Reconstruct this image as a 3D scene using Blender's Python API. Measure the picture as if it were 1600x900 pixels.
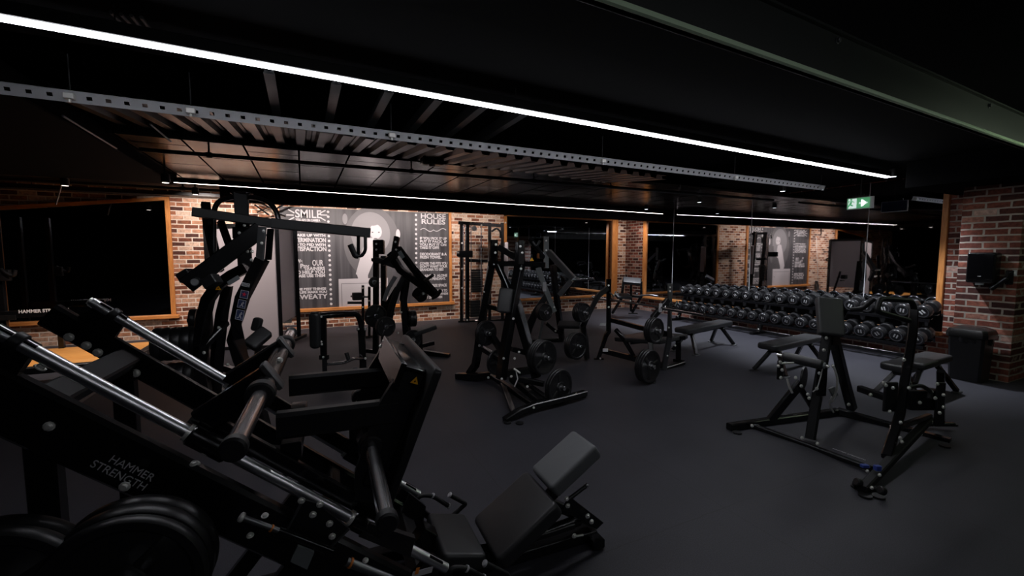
import bpy, math, random
from mathutils import Vector as V, Matrix
random.seed(7)
for o in list(bpy.data.objects): bpy.data.objects.remove(o)
S = bpy.context.scene
COL = S.collection
# ---------------------------------------------------------------- camera (frame 1600x900, focal length 672 px)
FPX = 672.0
PITCH = math.atan(52 / FPX)
YAW = math.atan(327 / (FPX / math.cos(PITCH)))
EYE = V((0, 0, 1.65))
FWD = V((math.sin(YAW) * math.cos(PITCH), math.cos(YAW) * math.cos(PITCH), -math.sin(PITCH)))
RGT = V((math.cos(YAW), -math.sin(YAW), 0))
UPV = RGT.cross(FWD)
cam = bpy.data.cameras.new('camera')
cam.sensor_width = 36; cam.lens = 36 * FPX / 1600; cam.clip_start = 0.02; cam.clip_end = 100
camo = bpy.data.objects.new('camera', cam); COL.objects.link(camo)
camo.matrix_world = Matrix(((RGT.x, UPV.x, -FWD.x, EYE.x), (RGT.y, UPV.y, -FWD.y, EYE.y), (RGT.z, UPV.z, -FWD.z, EYE.z), (0, 0, 0, 1)))
S.camera = camo
# ---------------------------------------------------------------- exposure, world, light levels
S.view_settings.view_transform = 'Standard'; S.view_settings.look = 'None'
S.view_settings.exposure = 0.9; S.view_settings.gamma = 1.0; S.view_settings.use_curve_mapping = False
W = bpy.data.worlds.new('world'); S.world = W; W.use_nodes = True
W.node_tree.nodes['Background'].inputs[0].default_value = (0.5, 0.6, 0.8, 1)
W.node_tree.nodes['Background'].inputs[1].default_value = 0.0
STRIP_FRONT = 18.0; STRIP_BACK = 7.5
SPOT_W = 82.0; WARM = (1.0, 0.86, 0.80)
# ---------------------------------------------------------------- measuring helpers: where a sight line meets a real plane
def ray(x, y): return FWD * FPX + RGT * (x - 800) + UPV * (450 - y)
def FL(x, y, z=0.0):
    d = ray(x, y); return EYE + d * ((z - EYE.z) / d.z)
def AY(x, y, Y):
    d = ray(x, y); return EYE + d * (Y / d.y)
def AX(x, y, X):
    d = ray(x, y); return EYE + d * (X / d.x)
def D(x, y, d): return EYE + ray(x, y) * (d / FPX)
def depth(p): return (V(p) - EYE).dot(FWD)
X_, Y_, Z_ = V((1, 0, 0)), V((0, 1, 0)), V((0, 0, 1))

# ---------------------------------------------------------------- mesh builder
class MB:
    def __init__(s): s.v = []; s.f = []
    def add(s, vs, fs):
        n = len(s.v); s.v += [V(p) for p in vs]; s.f += [tuple(i + n for i in f) for f in fs]; return s
    def loops(s, loops, cap=True, close=False):
        n = len(loops[0]); vs = [p for l in loops for p in l]; fs = []
        m = len(loops)
        for k in range(m if close else m - 1):
            a = k * n; b = ((k + 1) % m) * n
            for i in range(n):
                j = (i + 1) % n; fs.append((a + i, a + j, b + j, b + i))
        if cap and not close:
            fs.append(tuple(range(n - 1, -1, -1))); fs.append(tuple(range((m - 1) * n, m * n)))
        return s.add(vs, fs)
    def box(s, c, hx, hy, hz, ax=X_, ay=Y_, az=Z_, ch=0.0):
        c = V(c)
        if ch <= 0:
            vs = [c + ax * (hx * i) + ay * (hy * j) + az * (hz * k) for i in (-1, 1) for j in (-1, 1) for k in (-1, 1)]
            return s.add(vs, [(0, 1, 3, 2), (4, 6, 7, 5), (0, 4, 5, 1), (2, 3, 7, 6), (0, 2, 6, 4), (1, 5, 7, 3)])
        L = []
        for z, i in ((-hz, ch), (-hz + ch, 0), (hz - ch, 0), (hz, ch)):
            x, y = hx - i, hy - i
            L.append([c + ax * p + ay * q + az * z for p, q in ((-x + ch, -y), (x - ch, -y), (x, -y + ch), (x, y - ch), (x - ch, y), (-x + ch, y), (-x, y - ch), (-x, -y + ch))])
        return s.loops(L)
    def aabb(s, a, b, ch=0.0):
        a, b = V(a), V(b); c = (a + b) / 2; h = (b - a) / 2
        return s.box(c, abs(h.x), abs(h.y), abs(h.z), ch=ch)
    def sweep(s, pts, w, h, up=Z_, ch=0.004, ends=None):
        """rectangular tube along a polyline: w across, h along 'up'."""
        pts = [V(p) for p in pts]; L = []
        n = len(pts); tw = None
        for i, p in enumerate(pts):
            a = (p - pts[i - 1]).normalized() if i > 0 else None
            b = (pts[i + 1] - p).normalized() if i < n - 1 else None
            t = (a + b).normalized() if a and b else (a or b)
            sc = 1.0
            if a and b: sc = 1.0 / max(0.45, t.dot(b))
            side = t.cross(up)
            if side.length < 1e-4: side = t.cross(Y_)
            side.normalize(); u = side.cross(t).normalized()
            x, y = w / 2, h / 2 * sc
            c = min(ch, x * 0.6, y * 0.6)
            L.append([p + side * q + u * r for q, r in ((-x + c, -y), (x - c, -y), (x, -y + c), (x, y - c), (x - c, y), (-x + c, y), (-x, y - c), (-x, -y + c))])
        return s.loops(L)
    def rod(s, p, q, r, n=14, r2=None, ch=0.0):
        p, q = V(p), V(q); t = (q - p).normalized()
        u = t.orthogonal().normalized(); w = t.cross(u); r2 = r if r2 is None else r2
        ring = lambda c, R: [c + (u * math.cos(2 * math.pi * i / n) + w * math.sin(2 * math.pi * i / n)) * R for i in range(n)]
        if ch > 0: return s.loops([ring(p, r - ch), ring(p + t * ch, r), ring(q - t * ch, r2), ring(q, r2 - ch)])
        return s.loops([ring(p, r), ring(q, r2)])
    def tube(s, pts, r, n=12, bend=0.0, close=False):
        pts = [V(p) for p in pts]
        if bend > 0 and len(pts) > 2:
            out = [pts[0]]
            for i in range(1, len(pts) - 1):
                p = pts[i]; a = pts[i - 1] - p; b = pts[i + 1] - p
                d = min(bend, a.length * 0.48, b.length * 0.48)
                A = p + a.normalized() * d; B = p + b.normalized() * d
                for k in range(7):
                    t = k / 6; out.append(A * (1 - t) ** 2 + p * (2 * t * (1 - t)) + B * t * t)
            out.append(pts[-1]); pts = out
        L = []; u = None; m = len(pts)
        for i, p in enumerate(pts):
            a = (p - pts[i - 1]) if i > 0 else (pts[0] - pts[-2 if pts[0] == pts[-1] else -1] if close else None)
            b = (pts[i + 1] - p) if i < m - 1 else (pts[0] - p if close else None)
            t = ((a.normalized() if a else V()) + (b.normalized() if b else V())).normalized()
            if u is None: u = t.orthogonal().normalized()
            else: u = (u - t * u.dot(t)).normalized()
            w = t.cross(u)
            L.append([p + (u * math.cos(2 * math.pi * k / n) + w * math.sin(2 * math.pi * k / n)) * r for k in range(n)])
        return s.loops(L, close=close)
    def lathe(s, prof, o, axis, n=32, close=False):
        """prof: (radius, distance along axis); closed solid of revolution."""
        o, t = V(o), V(axis).normalized(); u = t.orthogonal().normalized(); w = t.cross(u)
        L = [[o + t * h + (u * math.cos(2 * math.pi * i / n) + w * math.sin(2 * math.pi * i / n)) * max(r, 1e-4) for i in range(n)] for r, h in prof]
        return s.loops(L, cap=not close, close=close)
    def pad(s, c, ax, ay, lx, ly, t, rc=0.03, re=0.02, seg=5):
        """upholstered pad: rounded outline, rounded edges; ax, ay span it, thickness t along ax x ay, centred on c."""
        c = V(c); ax = V(ax).normalized(); ay = V(ay); ay = (ay - ax * ay.dot(ax)).normalized(); az = ax.cross(ay)
        re = min(re, t / 2 - 0.0005); L = []
        prof = []
        for k in range(seg + 1):
            a = math.pi / 2 * k / seg; prof.append((re * (1 - math.sin(a)), -t / 2 + re * (1 - math.cos(a))))
        prof = [(i, z) for i, z in prof] + [(i, -z) for i, z in reversed(prof)]
        for ins, z in prof:
            x, y, r = lx / 2 - ins, ly / 2 - ins, max(rc - ins, 0.002); l = []
            for sx, sy, a0 in ((1, 1, 0), (-1, 1, 90), (-1, -1, 180), (1, -1, 270)):
                for k in range(seg + 1):
                    a = math.radians(a0 + 90 * k / seg)
                    l.append(c + ax * (sx * (x - r) + r * math.cos(a)) + ay * (sy * (y - r) + r * math.sin(a)) + az * z)
            L.append(l)
        return s.loops(L)
    def prism(s, poly, o, ax, ay, t):
        """flat outline (x along ax, y along ay) given thickness t, centred on o's plane."""
        o, ax, ay = V(o), V(ax).normalized(), V(ay).normalized(); az = ax.cross(ay).normalized()
        return s.loops([[o + ax * x + ay * y + az * k for x, y in poly] for k in (-t / 2, t / 2)])

WM = {}
def link(name, data, parent=None):
    o = bpy.data.objects.new(name, data); COL.objects.link(o)
    if parent is not None: o.parent = parent; WM[o.name] = WM[parent.name]
    else: WM[o.name] = Matrix()
    return o
def thing(name, label, cat, loc=(0, 0, 0), rotz=0.0, group=None):
    o = bpy.data.objects.new(name, None); COL.objects.link(o)
    o.empty_display_size = 0.1
    o.location = loc; o.rotation_euler = (0, 0, rotz)
    WM[o.name] = Matrix.Translation(V(loc)) @ Matrix.Rotation(rotz, 4, 'Z')
    return tag(o, label, cat, group)
def tag(o, label, cat, group=None):
    o['label'] = label; o['category'] = cat
    if group: o['group'] = group
    return o
def part(name, mb, mat, parent=None, ang=38, label=None, kind=None):
    """link the builder's shape (world coordinates) as ONE mesh object, a child of parent when given."""
    inv = WM[parent.name].inverted() if parent is not None else Matrix()
    me = bpy.data.meshes.new(name)
    me.from_pydata([inv @ p for p in mb.v], [], mb.f); me.update()
    import bmesh
    bm = bmesh.new(); bm.from_mesh(me); bmesh.ops.recalc_face_normals(bm, faces=bm.faces); bm.to_mesh(me); bm.free()
    me.polygons.foreach_set('use_smooth', [True] * len(me.polygons))
    me.set_sharp_from_angle(angle=math.radians(ang))
    me.materials.append(mat)
    o = link(name, me, parent)
    if label: o['label'] = label
    if kind: o['kind'] = kind
    return o
def struct(name, mb, mat): return part(name, mb, mat, kind='structure')
def kids(o): return [c for c in COL.objects if c.parent is o]
def copy_tree(src, parent=None, cache={}):
    c = src.copy(); COL.objects.link(c)
    if parent is not None: c.parent = parent
    for k in KIDS.get(src.name, []): copy_tree(k, c)
    return c
KIDS = {}
def remember(o):
    for c in kids(o): KIDS.setdefault(o.name, []).append(c); remember(c)

# ---------------------------------------------------------------- materials
def mat(name, col, rough=0.5, metal=0.0, spec=0.5, coat=0.0, bump=0.0, bscale=200.0, emit=None, est=0.0):
    m = bpy.data.materials.new(name); m.use_nodes = True
    N, L = m.node_tree.nodes, m.node_tree.links; b = N['Principled BSDF']
    b.inputs['Base Color'].default_value = (*col, 1); b.inputs['Roughness'].default_value = rough
    b.inputs['Metallic'].default_value = metal; b.inputs['Specular IOR Level'].default_value = spec
    b.inputs['Coat Weight'].default_value = coat
    if emit: b.inputs['Emission Color'].default_value = (*emit, 1); b.inputs['Emission Strength'].default_value = est
    if bump > 0:
        t = N.new('ShaderNodeTexCoord'); n = N.new('ShaderNodeTexNoise'); n.inputs['Scale'].default_value = bscale
        u = N.new('ShaderNodeBump'); u.inputs['Strength'].default_value = bump; u.inputs['Distance'].default_value = 0.002
        L.new(t.outputs['Object'], n.inputs['Vector']); L.new(n.outputs['Fac'], u.inputs['Height']); L.new(u.outputs['Normal'], b.inputs['Normal'])
    return m
M = {}
M['black'] = mat('black_powder_coat', (0.0045, 0.0045, 0.005), 0.2, spec=0.5, bump=0.05, bscale=260)
M['satin'] = mat('satin_black_steel', (0.008, 0.008, 0.009), 0.38, spec=0.5)
M['vinyl'] = mat('black_vinyl', (0.021, 0.0215, 0.023), 0.42, spec=0.5, bump=0.25, bscale=420)
M['vinyl_grey'] = mat('lit_grey_vinyl', (0.12, 0.126, 0.13), 0.5, spec=0.45, bump=0.3, bscale=420)  # black vinyl made paler for the overhead light on the head pad
M['vinyl_mid'] = mat('lighter_black_vinyl', (0.05, 0.05, 0.052), 0.5, spec=0.45, bump=0.3, bscale=420)  # paler than the plain black vinyl
M['matte'] = mat('matte_black_steel', (0.007, 0.007, 0.008), 0.6, spec=0.25)
M['rubber'] = mat('black_rubber', (0.008, 0.008, 0.009), 0.45, spec=0.4, bump=0.1, bscale=300)
M['plate'] = mat('black_plate_rubber', (0.008, 0.008, 0.009), 0.38, spec=0.5)
M['chrome'] = mat('bright_chrome', (0.62, 0.62, 0.64), 0.2, metal=1.0)
M['rail'] = mat('polished_guide_rail', (0.78, 0.78, 0.80), 0.33, metal=1.0)
M['zinc'] = mat('zinc_bolt', (0.85, 0.84, 0.80), 0.42, metal=0.55)
M['steel'] = mat('dark_steel', (0.22, 0.225, 0.23), 0.38, metal=0.9)
M['grey'] = mat('grey_paint', (0.17, 0.185, 0.19), 0.4)
M['shroud'] = mat('pale_shroud', (0.50, 0.45, 0.47), 0.45)
M['plastic'] = mat('black_plastic', (0.010, 0.010, 0.010), 0.25)
M['white'] = mat('white_print', (0.75, 0.75, 0.76), 0.6)
M['pale'] = mat('pale_print', (0.48, 0.47, 0.49), 0.6)
M['yellow'] = mat('warning_yellow', (0.92, 0.42, 0.01), 0.5)
M['navy'] = mat('navy_decal', (0.03, 0.04, 0.10), 0.4)
M['red'] = mat('red_decal', (0.6, 0.02, 0.05), 0.4)
M['blue'] = mat('blue_decal', (0.03, 0.06, 0.30), 0.5)
M['orange'] = mat('orange_band', (0.75, 0.22, 0.03), 0.5)
M['galv'] = mat('galvanised_steel', (0.52, 0.53, 0.55), 0.5, metal=0.25, bump=0.1, bscale=120)
M['ceil'] = mat('black_ceiling_paint', (0.0035, 0.0035, 0.0038), 0.9, spec=0.03)
M['pipe'] = mat('black_pipe_paint', (0.006, 0.006, 0.006), 0.5)
M['mirror'] = mat('mirror_glass', (0.50, 0.51, 0.53), 0.02, metal=1.0)
M['greenbeam'] = mat('grey_beam_paint', (0.014, 0.017, 0.015), 0.5, bump=0.15, bscale=40)

def nodes(m):
    N, L = m.node_tree.nodes, m.node_tree.links
    return N, L, N['Principled BSDF']
def brick_mat(name, axis, tint, cols, mortar):
    m = mat(name, (0.3, 0.15, 0.1), 0.8, spec=0.3); N, L, b = nodes(m)
    t = N.new('ShaderNodeTexCoord'); s = N.new('ShaderNodeSeparateXYZ'); c = N.new('ShaderNodeCombineXYZ')
    L.new(t.outputs['Object'], s.inputs[0])
    L.new(s.outputs[axis], c.inputs[0]); L.new(s.outputs['Z'], c.inputs[1])
    wob = N.new('ShaderNodeTexNoise'); wob.inputs['Scale'].default_value = 9.0
    L.new(t.outputs['Object'], wob.inputs['Vector'])
    add = N.new('ShaderNodeVectorMath'); add.operation = 'MULTIPLY_ADD'
    sub = N.new('ShaderNodeVectorMath'); sub.operation = 'SUBTRACT'; sub.inputs[1].default_value = (0.5, 0.5, 0.5)
    L.new(wob.outputs['Color'], sub.inputs[0]); L.new(sub.outputs[0], add.inputs[0]); add.inputs[1].default_value = (0.02, 0.014, 0)
    L.new(c.outputs[0], add.inputs[2])
    k = N.new('ShaderNodeTexBrick'); k.offset = 0.5
    k.inputs['Color1'].default_value = (0, 0, 0, 1); k.inputs['Color2'].default_value = (1, 1, 1, 1); k.inputs['Mortar'].default_value = (0.5, 0.5, 0.5, 1)
    k.inputs['Scale'].default_value = 1.0; k.inputs['Mortar Size'].default_value = mortar; k.inputs['Mortar Smooth'].default_value = 0.3
    k.inputs['Brick Width'].default_value = 0.232; k.inputs['Row Height'].default_value = 0.0865
    L.new(add.outputs[0], k.inputs['Vector'])
    r = N.new('ShaderNodeValToRGB'); e = r.color_ramp.elements
    e[0].position = 0; e[0].color = (*cols[0][1], 1); e[1].position = 1; e[1].color = (*cols[-1][1], 1)
    for p, q in cols[1:-1]:
        x = e.new(p); x.color = (*q, 1)
    L.new(k.outputs['Color'], r.inputs[0])
    n2 = N.new('ShaderNodeTexNoise'); n2.inputs['Scale'].default_value = 26.0; n2.inputs['Detail'].default_value = 6
    L.new(t.outputs['Object'], n2.inputs['Vector'])
    mx = N.new('ShaderNodeMix'); mx.data_type = 'RGBA'; mx.blend_type = 'MULTIPLY'; mx.inputs[0].default_value = 0.75
    r2 = N.new('ShaderNodeValToRGB'); r2.color_ramp.elements[0].position = 0.3; r2.color_ramp.elements[0].color = (0.4, 0.4, 0.4, 1); r2.color_ramp.elements[1].position = 0.65; r2.color_ramp.elements[1].color = (1.15, 1.1, 1.05, 1)
    L.new(n2.outputs['Fac'], r2.inputs[0]); L.new(r.outputs[0], mx.inputs[6]); L.new(r2.outputs[0], mx.inputs[7])
    mm = N.new('ShaderNodeMix'); mm.data_type = 'RGBA'; mm.inputs[7].default_value = (0.46 * tint, 0.40 * tint, 0.34 * tint, 1)
    L.new(k.outputs['Fac'], mm.inputs[0]); L.new(mx.outputs[2], mm.inputs[6]); L.new(mm.outputs[2], b.inputs['Base Color'])
    inv = N.new('ShaderNodeMath'); inv.operation = 'SUBTRACT'; inv.inputs[0].default_value = 1.0; L.new(k.outputs['Fac'], inv.inputs[1])
    ad = N.new('ShaderNodeMath'); ad.operation = 'MULTIPLY_ADD'; ad.inputs[1].default_value = 0.5; L.new(n2.outputs['Fac'], ad.inputs[0]); L.new(inv.outputs[0], ad.inputs[2])
    bp = N.new('ShaderNodeBump'); bp.inputs['Strength'].default_value = 0.7; bp.inputs['Distance'].default_value = 0.008
    L.new(ad.outputs[0], bp.inputs['Height']); L.new(bp.outputs['Normal'], b.inputs['Normal'])
    return m
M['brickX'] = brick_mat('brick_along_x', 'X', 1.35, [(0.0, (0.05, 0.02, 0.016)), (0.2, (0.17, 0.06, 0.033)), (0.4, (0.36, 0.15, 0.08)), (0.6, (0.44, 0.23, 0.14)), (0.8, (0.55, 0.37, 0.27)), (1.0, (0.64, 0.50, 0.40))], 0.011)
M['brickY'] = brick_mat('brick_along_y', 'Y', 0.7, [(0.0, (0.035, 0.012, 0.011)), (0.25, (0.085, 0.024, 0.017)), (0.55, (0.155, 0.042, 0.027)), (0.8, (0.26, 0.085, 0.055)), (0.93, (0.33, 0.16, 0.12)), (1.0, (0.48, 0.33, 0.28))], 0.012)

def wood_mat(name, c1, c2, sc=(1, 14, 14), rough=0.42):
    m = mat(name, c1, rough); N, L, b = nodes(m)
    t = N.new('ShaderNodeTexCoord'); mp = N.new('ShaderNodeMapping'); mp.inputs['Scale'].default_value = sc
    n = N.new('ShaderNodeTexNoise'); n.inputs['Scale'].default_value = 3.0; n.inputs['Detail'].default_value = 7; n.inputs['Distortion'].default_value = 0.6
    r = N.new('ShaderNodeValToRGB'); r.color_ramp.elements[0].position = 0.35; r.color_ramp.elements[0].color = (*c1, 1)
    r.color_ramp.elements[1].position = 0.68; r.color_ramp.elements[1].color = (*c2, 1)
    L.new(t.outputs['Object'], mp.inputs[0]); L.new(mp.outputs[0], n.inputs['Vector']); L.new(n.outputs['Fac'], r.inputs[0]); L.new(r.outputs[0], b.inputs['Base Color'])
    return m
M['woodH'] = wood_mat('oiled_timber_horizontal', (0.42, 0.15, 0.035), (0.62, 0.27, 0.08), (1.5, 16, 16))
M['woodV'] = wood_mat('oiled_timber_vertical', (0.42, 0.15, 0.035), (0.62, 0.27, 0.08), (16, 16, 1.5))
M['woodP'] = wood_mat('platform_timber', (0.72, 0.30, 0.06), (0.90, 0.46, 0.13), (1.0, 14, 14))

def floor_mat():
    m = mat('black_rubber_floor', (0.03, 0.03, 0.034), 0.55, spec=0.35); N, L, b = nodes(m)
    t = N.new('ShaderNodeTexCoord')
    n = N.new('ShaderNodeTexNoise'); n.inputs['Scale'].default_value = 160; n.inputs['Detail'].default_value = 4
    n2 = N.new('ShaderNodeTexNoise'); n2.inputs['Scale'].default_value = 1.4; n2.inputs['Detail'].default_value = 5
    for q in (n, n2): L.new(t.outputs['Object'], q.inputs['Vector'])
    r = N.new('ShaderNodeValToRGB'); r.color_ramp.elements[0].position = 0.35; r.color_ramp.elements[0].color = (0.026, 0.026, 0.030, 1)
    r.color_ramp.elements[1].position = 0.72; r.color_ramp.elements[1].color = (0.047, 0.046, 0.060, 1)
    L.new(n.outputs['Fac'], r.inputs[0])
    r2 = N.new('ShaderNodeValToRGB'); r2.color_ramp.elements[0].position = 0.3; r2.color_ramp.elements[0].color = (0.75, 0.75, 0.77, 1); r2.color_ramp.elements[1].position = 0.75; r2.color_ramp.elements[1].color = (1.1, 1.1, 1.1, 1)
    L.new(n2.outputs['Fac'], r2.inputs[0])
    mx = N.new('ShaderNodeMix'); mx.data_type = 'RGBA'; mx.blend_type = 'MULTIPLY'; mx.inputs[0].default_value = 1
    L.new(r.outputs[0], mx.inputs[6]); L.new(r2.outputs[0], mx.inputs[7])
    # jigsaw seams of the one metre mats
    s = N.new('ShaderNodeTexNoise'); s.inputs['Scale'].default_value = 9
    L.new(t.outputs['Object'], s.inputs['Vector'])
    w = N.new('ShaderNodeVectorMath'); w.operation = 'MULTIPLY_ADD'; w.inputs[1].default_value = (0.025, 0.025, 0)
    L.new(s.outputs['Color'], w.inputs[0]); L.new(t.outputs['Object'], w.inputs[2])
    k = N.new('ShaderNodeTexBrick'); k.offset = 0.0; k.inputs['Scale'].default_value = 1; k.inputs['Brick Width'].default_value = 1.22; k.inputs['Row Height'].default_value = 1.83; k.inputs['Mortar Size'].default_value = 0.003
    L.new(w.outputs[0], k.inputs['Vector'])
    mm = N.new('ShaderNodeMix'); mm.data_type = 'RGBA'; mm.inputs[7].default_value = (0.018, 0.018, 0.02, 1)
    sc = N.new('ShaderNodeMath'); sc.operation = 'MULTIPLY'; sc.inputs[1].default_value = 0.75; L.new(k.outputs['Fac'], sc.inputs[0])
    L.new(sc.outputs[0], mm.inputs[0]); L.new(mx.outputs[2], mm.inputs[6]); L.new(mm.outputs[2], b.inputs['Base Color'])
    bp = N.new('ShaderNodeBump'); bp.inputs['Strength'].default_value = 0.25; bp.inputs['Distance'].default_value = 0.002
    L.new(n.outputs['Fac'], bp.inputs['Height']); L.new(bp.outputs['Normal'], b.inputs['Normal'])
    return m
M['floor'] = floor_mat()
def panel_mat(spec):
    m = mat('lacquered_ceiling_panel', (0.02, 0.016, 0.014), 0.3, spec=0.5); N, L, b = nodes(m)
    t = N.new('ShaderNodeTexCoord'); n = N.new('ShaderNodeTexNoise'); n.inputs['Scale'].default_value = 2.2; n.inputs['Detail'].default_value = 8
    L.new(t.outputs['Object'], n.inputs['Vector'])
    r = N.new('ShaderNodeMapRange'); r.inputs[3].default_value = 0.14; r.inputs[4].default_value = 0.32
    L.new(n.outputs['Fac'], r.inputs[0]); L.new(r.outputs[0], b.inputs['Roughness'])
    k = N.new('ShaderNodeTexBrick'); k.offset = 0.5; k.inputs['Scale'].default_value = 1; k.inputs['Brick Width'].default_value = 1.2; k.inputs['Row Height'].default_value = 0.555; k.inputs['Mortar Size'].default_value = 0.012
    s = N.new('ShaderNodeSeparateXYZ'); c = N.new('ShaderNodeCombineXYZ'); L.new(t.outputs['Object'], s.inputs[0])
    L.new(s.outputs['Y'], c.inputs[0]); L.new(s.outputs['X'], c.inputs[1]); L.new(c.outputs[0], k.inputs['Vector'])
    mm = N.new('ShaderNodeMix'); mm.data_type = 'RGBA'; mm.inputs[6].default_value = (0.02, 0.016, 0.014, 1); mm.inputs[7].default_value = (0.003, 0.003, 0.003, 1)
    L.new(k.outputs['Fac'], mm.inputs[0]); L.new(mm.outputs[2], b.inputs['Base Color'])
    sp = N.new('ShaderNodeMapRange'); sp.inputs[3].default_value = spec; sp.inputs[4].default_value = 0.0
    L.new(k.outputs['Fac'], sp.inputs[0]); L.new(sp.outputs[0], b.inputs['Specular IOR Level'])
    return m
M['panel'] = panel_mat(0.5); M['panel_dull'] = panel_mat(0.025)
M['deck'] = mat('ribbed_metal_deck', (0.09, 0.085, 0.088), 0.32, metal=0.9)
def emis(name, col, st): return mat(name, (0.8, 0.8, 0.8), 0.5, emit=col, est=st)
M['led'] = emis('white_led_diffuser', (0.92, 0.93, 1.0), STRIP_FRONT)
M['led2'] = emis('warm_led_diffuser', (1.0, 0.86, 0.86), STRIP_BACK)
M['tube'] = emis('green_fill_tube', (0.82, 1.0, 0.72), 7.0)
M['led_fill'] = emis('fill_strip_diffuser', (0.92, 0.94, 1.0), 12.0)
M['exitgreen'] = emis('exit_green', (0.0, 0.25, 0.06), 0.45)
M['exitwhite'] = emis('exit_white', (0.8, 0.95, 0.9), 0.38)

# ---------------------------------------------------------------- small repeated pieces
_bolt = {}
def bolt(parent, p, n, r=0.011, m='zinc'):
    """hexagon bolt head standing on a surface at p, pointing along n."""
    key = (round(r, 4), m)
    if key not in _bolt:
        b = MB().lathe([(r * 1.5, 0), (r * 1.5, r * 0.25), (r, r * 0.3), (r, r * 1.0), (r * 0.75, r * 1.2)], (0, 0, 0), Z_, n=10)
        me = bpy.data.meshes.new('bolt'); me.from_pydata(b.v, [], b.f); me.update()
        me.polygons.foreach_set('use_smooth', [True] * len(me.polygons)); me.set_sharp_from_angle(angle=0.5)
        me.materials.append(M[m]); _bolt[key] = me
    o = bpy.data.objects.new('bolt', _bolt[key]); COL.objects.link(o); o.parent = parent
    inv = WM[parent.name].inverted()
    q = V(n).normalized().to_track_quat('Z', 'Y').to_matrix().to_4x4()
    o.matrix_local = inv @ (Matrix.Translation(V(p)) @ q)
    return o
_FONT = None
def text(body, o, ax, ay, size, mt, parent, name='lettering', align='LEFT', spacing=1.0, width=None, line=1.0, thick=0.0008, off=0.0, shear=0.0):
    """raised lettering on a real surface: o is the baseline start, ax runs along the line, ay up the letters."""
    c = bpy.data.curves.new(name, 'FONT'); c.body = body; c.size = size; c.align_x = align; c.extrude = thick
    c.space_character = spacing; c.space_line = line; c.offset = off; c.shear = shear
    c.materials.append(mt)
    tmp = bpy.data.objects.new(name, c); COL.objects.link(tmp)
    bpy.context.view_layer.update()
    me = bpy.data.meshes.new_from_object(tmp.evaluated_get(bpy.context.evaluated_depsgraph_get()))
    COL.objects.unlink(tmp); bpy.data.objects.remove(tmp)
    ax = V(ax).normalized(); ay = V(ay); ay = (ay - ax * ay.dot(ax)).normalized(); az = ax.cross(ay)
    sx = 1.0; xs = [v.co.x for v in me.vertices]
    if width and xs and max(xs) - min(xs) > 1e-6: sx = width / (max(xs) - min(xs))
    mtx = Matrix(((ax.x * sx, ay.x, az.x, o[0]), (ax.y * sx, ay.y, az.y, o[1]), (ax.z * sx, ay.z, az.z, o[2]), (0, 0, 0, 1)))
    if parent is not None: mtx = WM[parent.name].inverted() @ mtx
    me.transform(mtx); me.name = name
    return link(name, me, parent)
def triangle_decal(parent, c, ax, ay, s):
    d = part('warning_sticker', MB().prism([(-s / 2, -s * 0.43), (s / 2, -s * 0.43), (0, s * 0.43)], c, ax, ay, 0.002), M['yellow'], parent, label='yellow triangular warning sticker')
    n = V(ax).cross(V(ay)).normalized()
    part('symbol', MB().prism([(-s * .09, -s * .26), (s * .05, -s * .26), (s * .09, -s * .12), (0, s * .02), (-s * .07, -s * .1)], V(c), ax, ay, 0.0036), M['plastic'], d)
    return d
ORD = ['first', 'second', 'third', 'fourth', 'fifth', 'sixth', 'seventh', 'eighth', 'ninth', 'tenth', 'eleventh', 'twelfth', 'thirteenth', 'fourteenth', 'fifteenth', 'sixteenth', 'seventeenth', 'eighteenth', 'nineteenth', 'twentieth', 'twenty-first', 'twenty-second', 'twenty-third', 'twenty-fourth']
_plates = {}
def plate_proto(R, t, slots=True):
    """cast plate along +Z from 0 to t: rim, recess, three grip webs, hub and steel bore ring."""
    k = (R, t)
    rec = t * 0.28
    prof = [(0.026, 0.0), (R * .30, 0.0), (R * .33, rec), (R * .80, rec), (R * .86, 0.0), (R * .97, 0.0), (R, t * .2), (R, t * .8), (R * .97, t), (R * .86, t), (R * .80, t - rec), (R * .33, t - rec), (R * .30, t), (0.026, t)]
    disc = MB().lathe(prof, (0, 0, 0), Z_, n=44, close=True)
    web = []
    for i in range(3):
        a = math.radians(90 + 120 * i); u = V((math.cos(a), math.sin(a), 0)); w = V((-u.y, u.x, 0))
        web.append(MB()); web[-1].box(u * (R * .565) + Z_ * t / 2, R * .27, R * .13, t / 2 - rec * .45, u, w, Z_, ch=0.004)
    ring = MB().lathe([(0.0255, -0.001), (0.036, -0.001), (0.036, t + 0.002), (0.0255, t + 0.002)], (0, 0, 0), Z_, n=20, close=True)
    return disc, web, ring
def plate(o, axis, R, t, label, group, spin=0.0):
    """weight plate threaded on a horn: a thing of its own. o is its inner face centre."""
    k = (round(R, 3), round(t, 3))
    q = V(axis).normalized().to_track_quat('Z', 'Y').to_matrix().to_4x4() @ Matrix.Rotation(spin, 4, 'Z')
    if k not in _plates:
        r = thing('weight_plate', label, 'weight plate', (0, 0, 0), 0, group)
        d, w, g = plate_proto(R, t)
        part('disc', d, M['plate'], r); [part('grip_web', x, M['plate'], r) for x in w]; part('bore_ring', g, M['steel'], r, label='steel bore ring')
        remember(r); _plates[k] = r
    else:
        r = copy_tree(_plates[k]); r['label'] = label
        if group: r['group'] = group
    r.matrix_world = Matrix.Translation(V(o)) @ q
    return r
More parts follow.
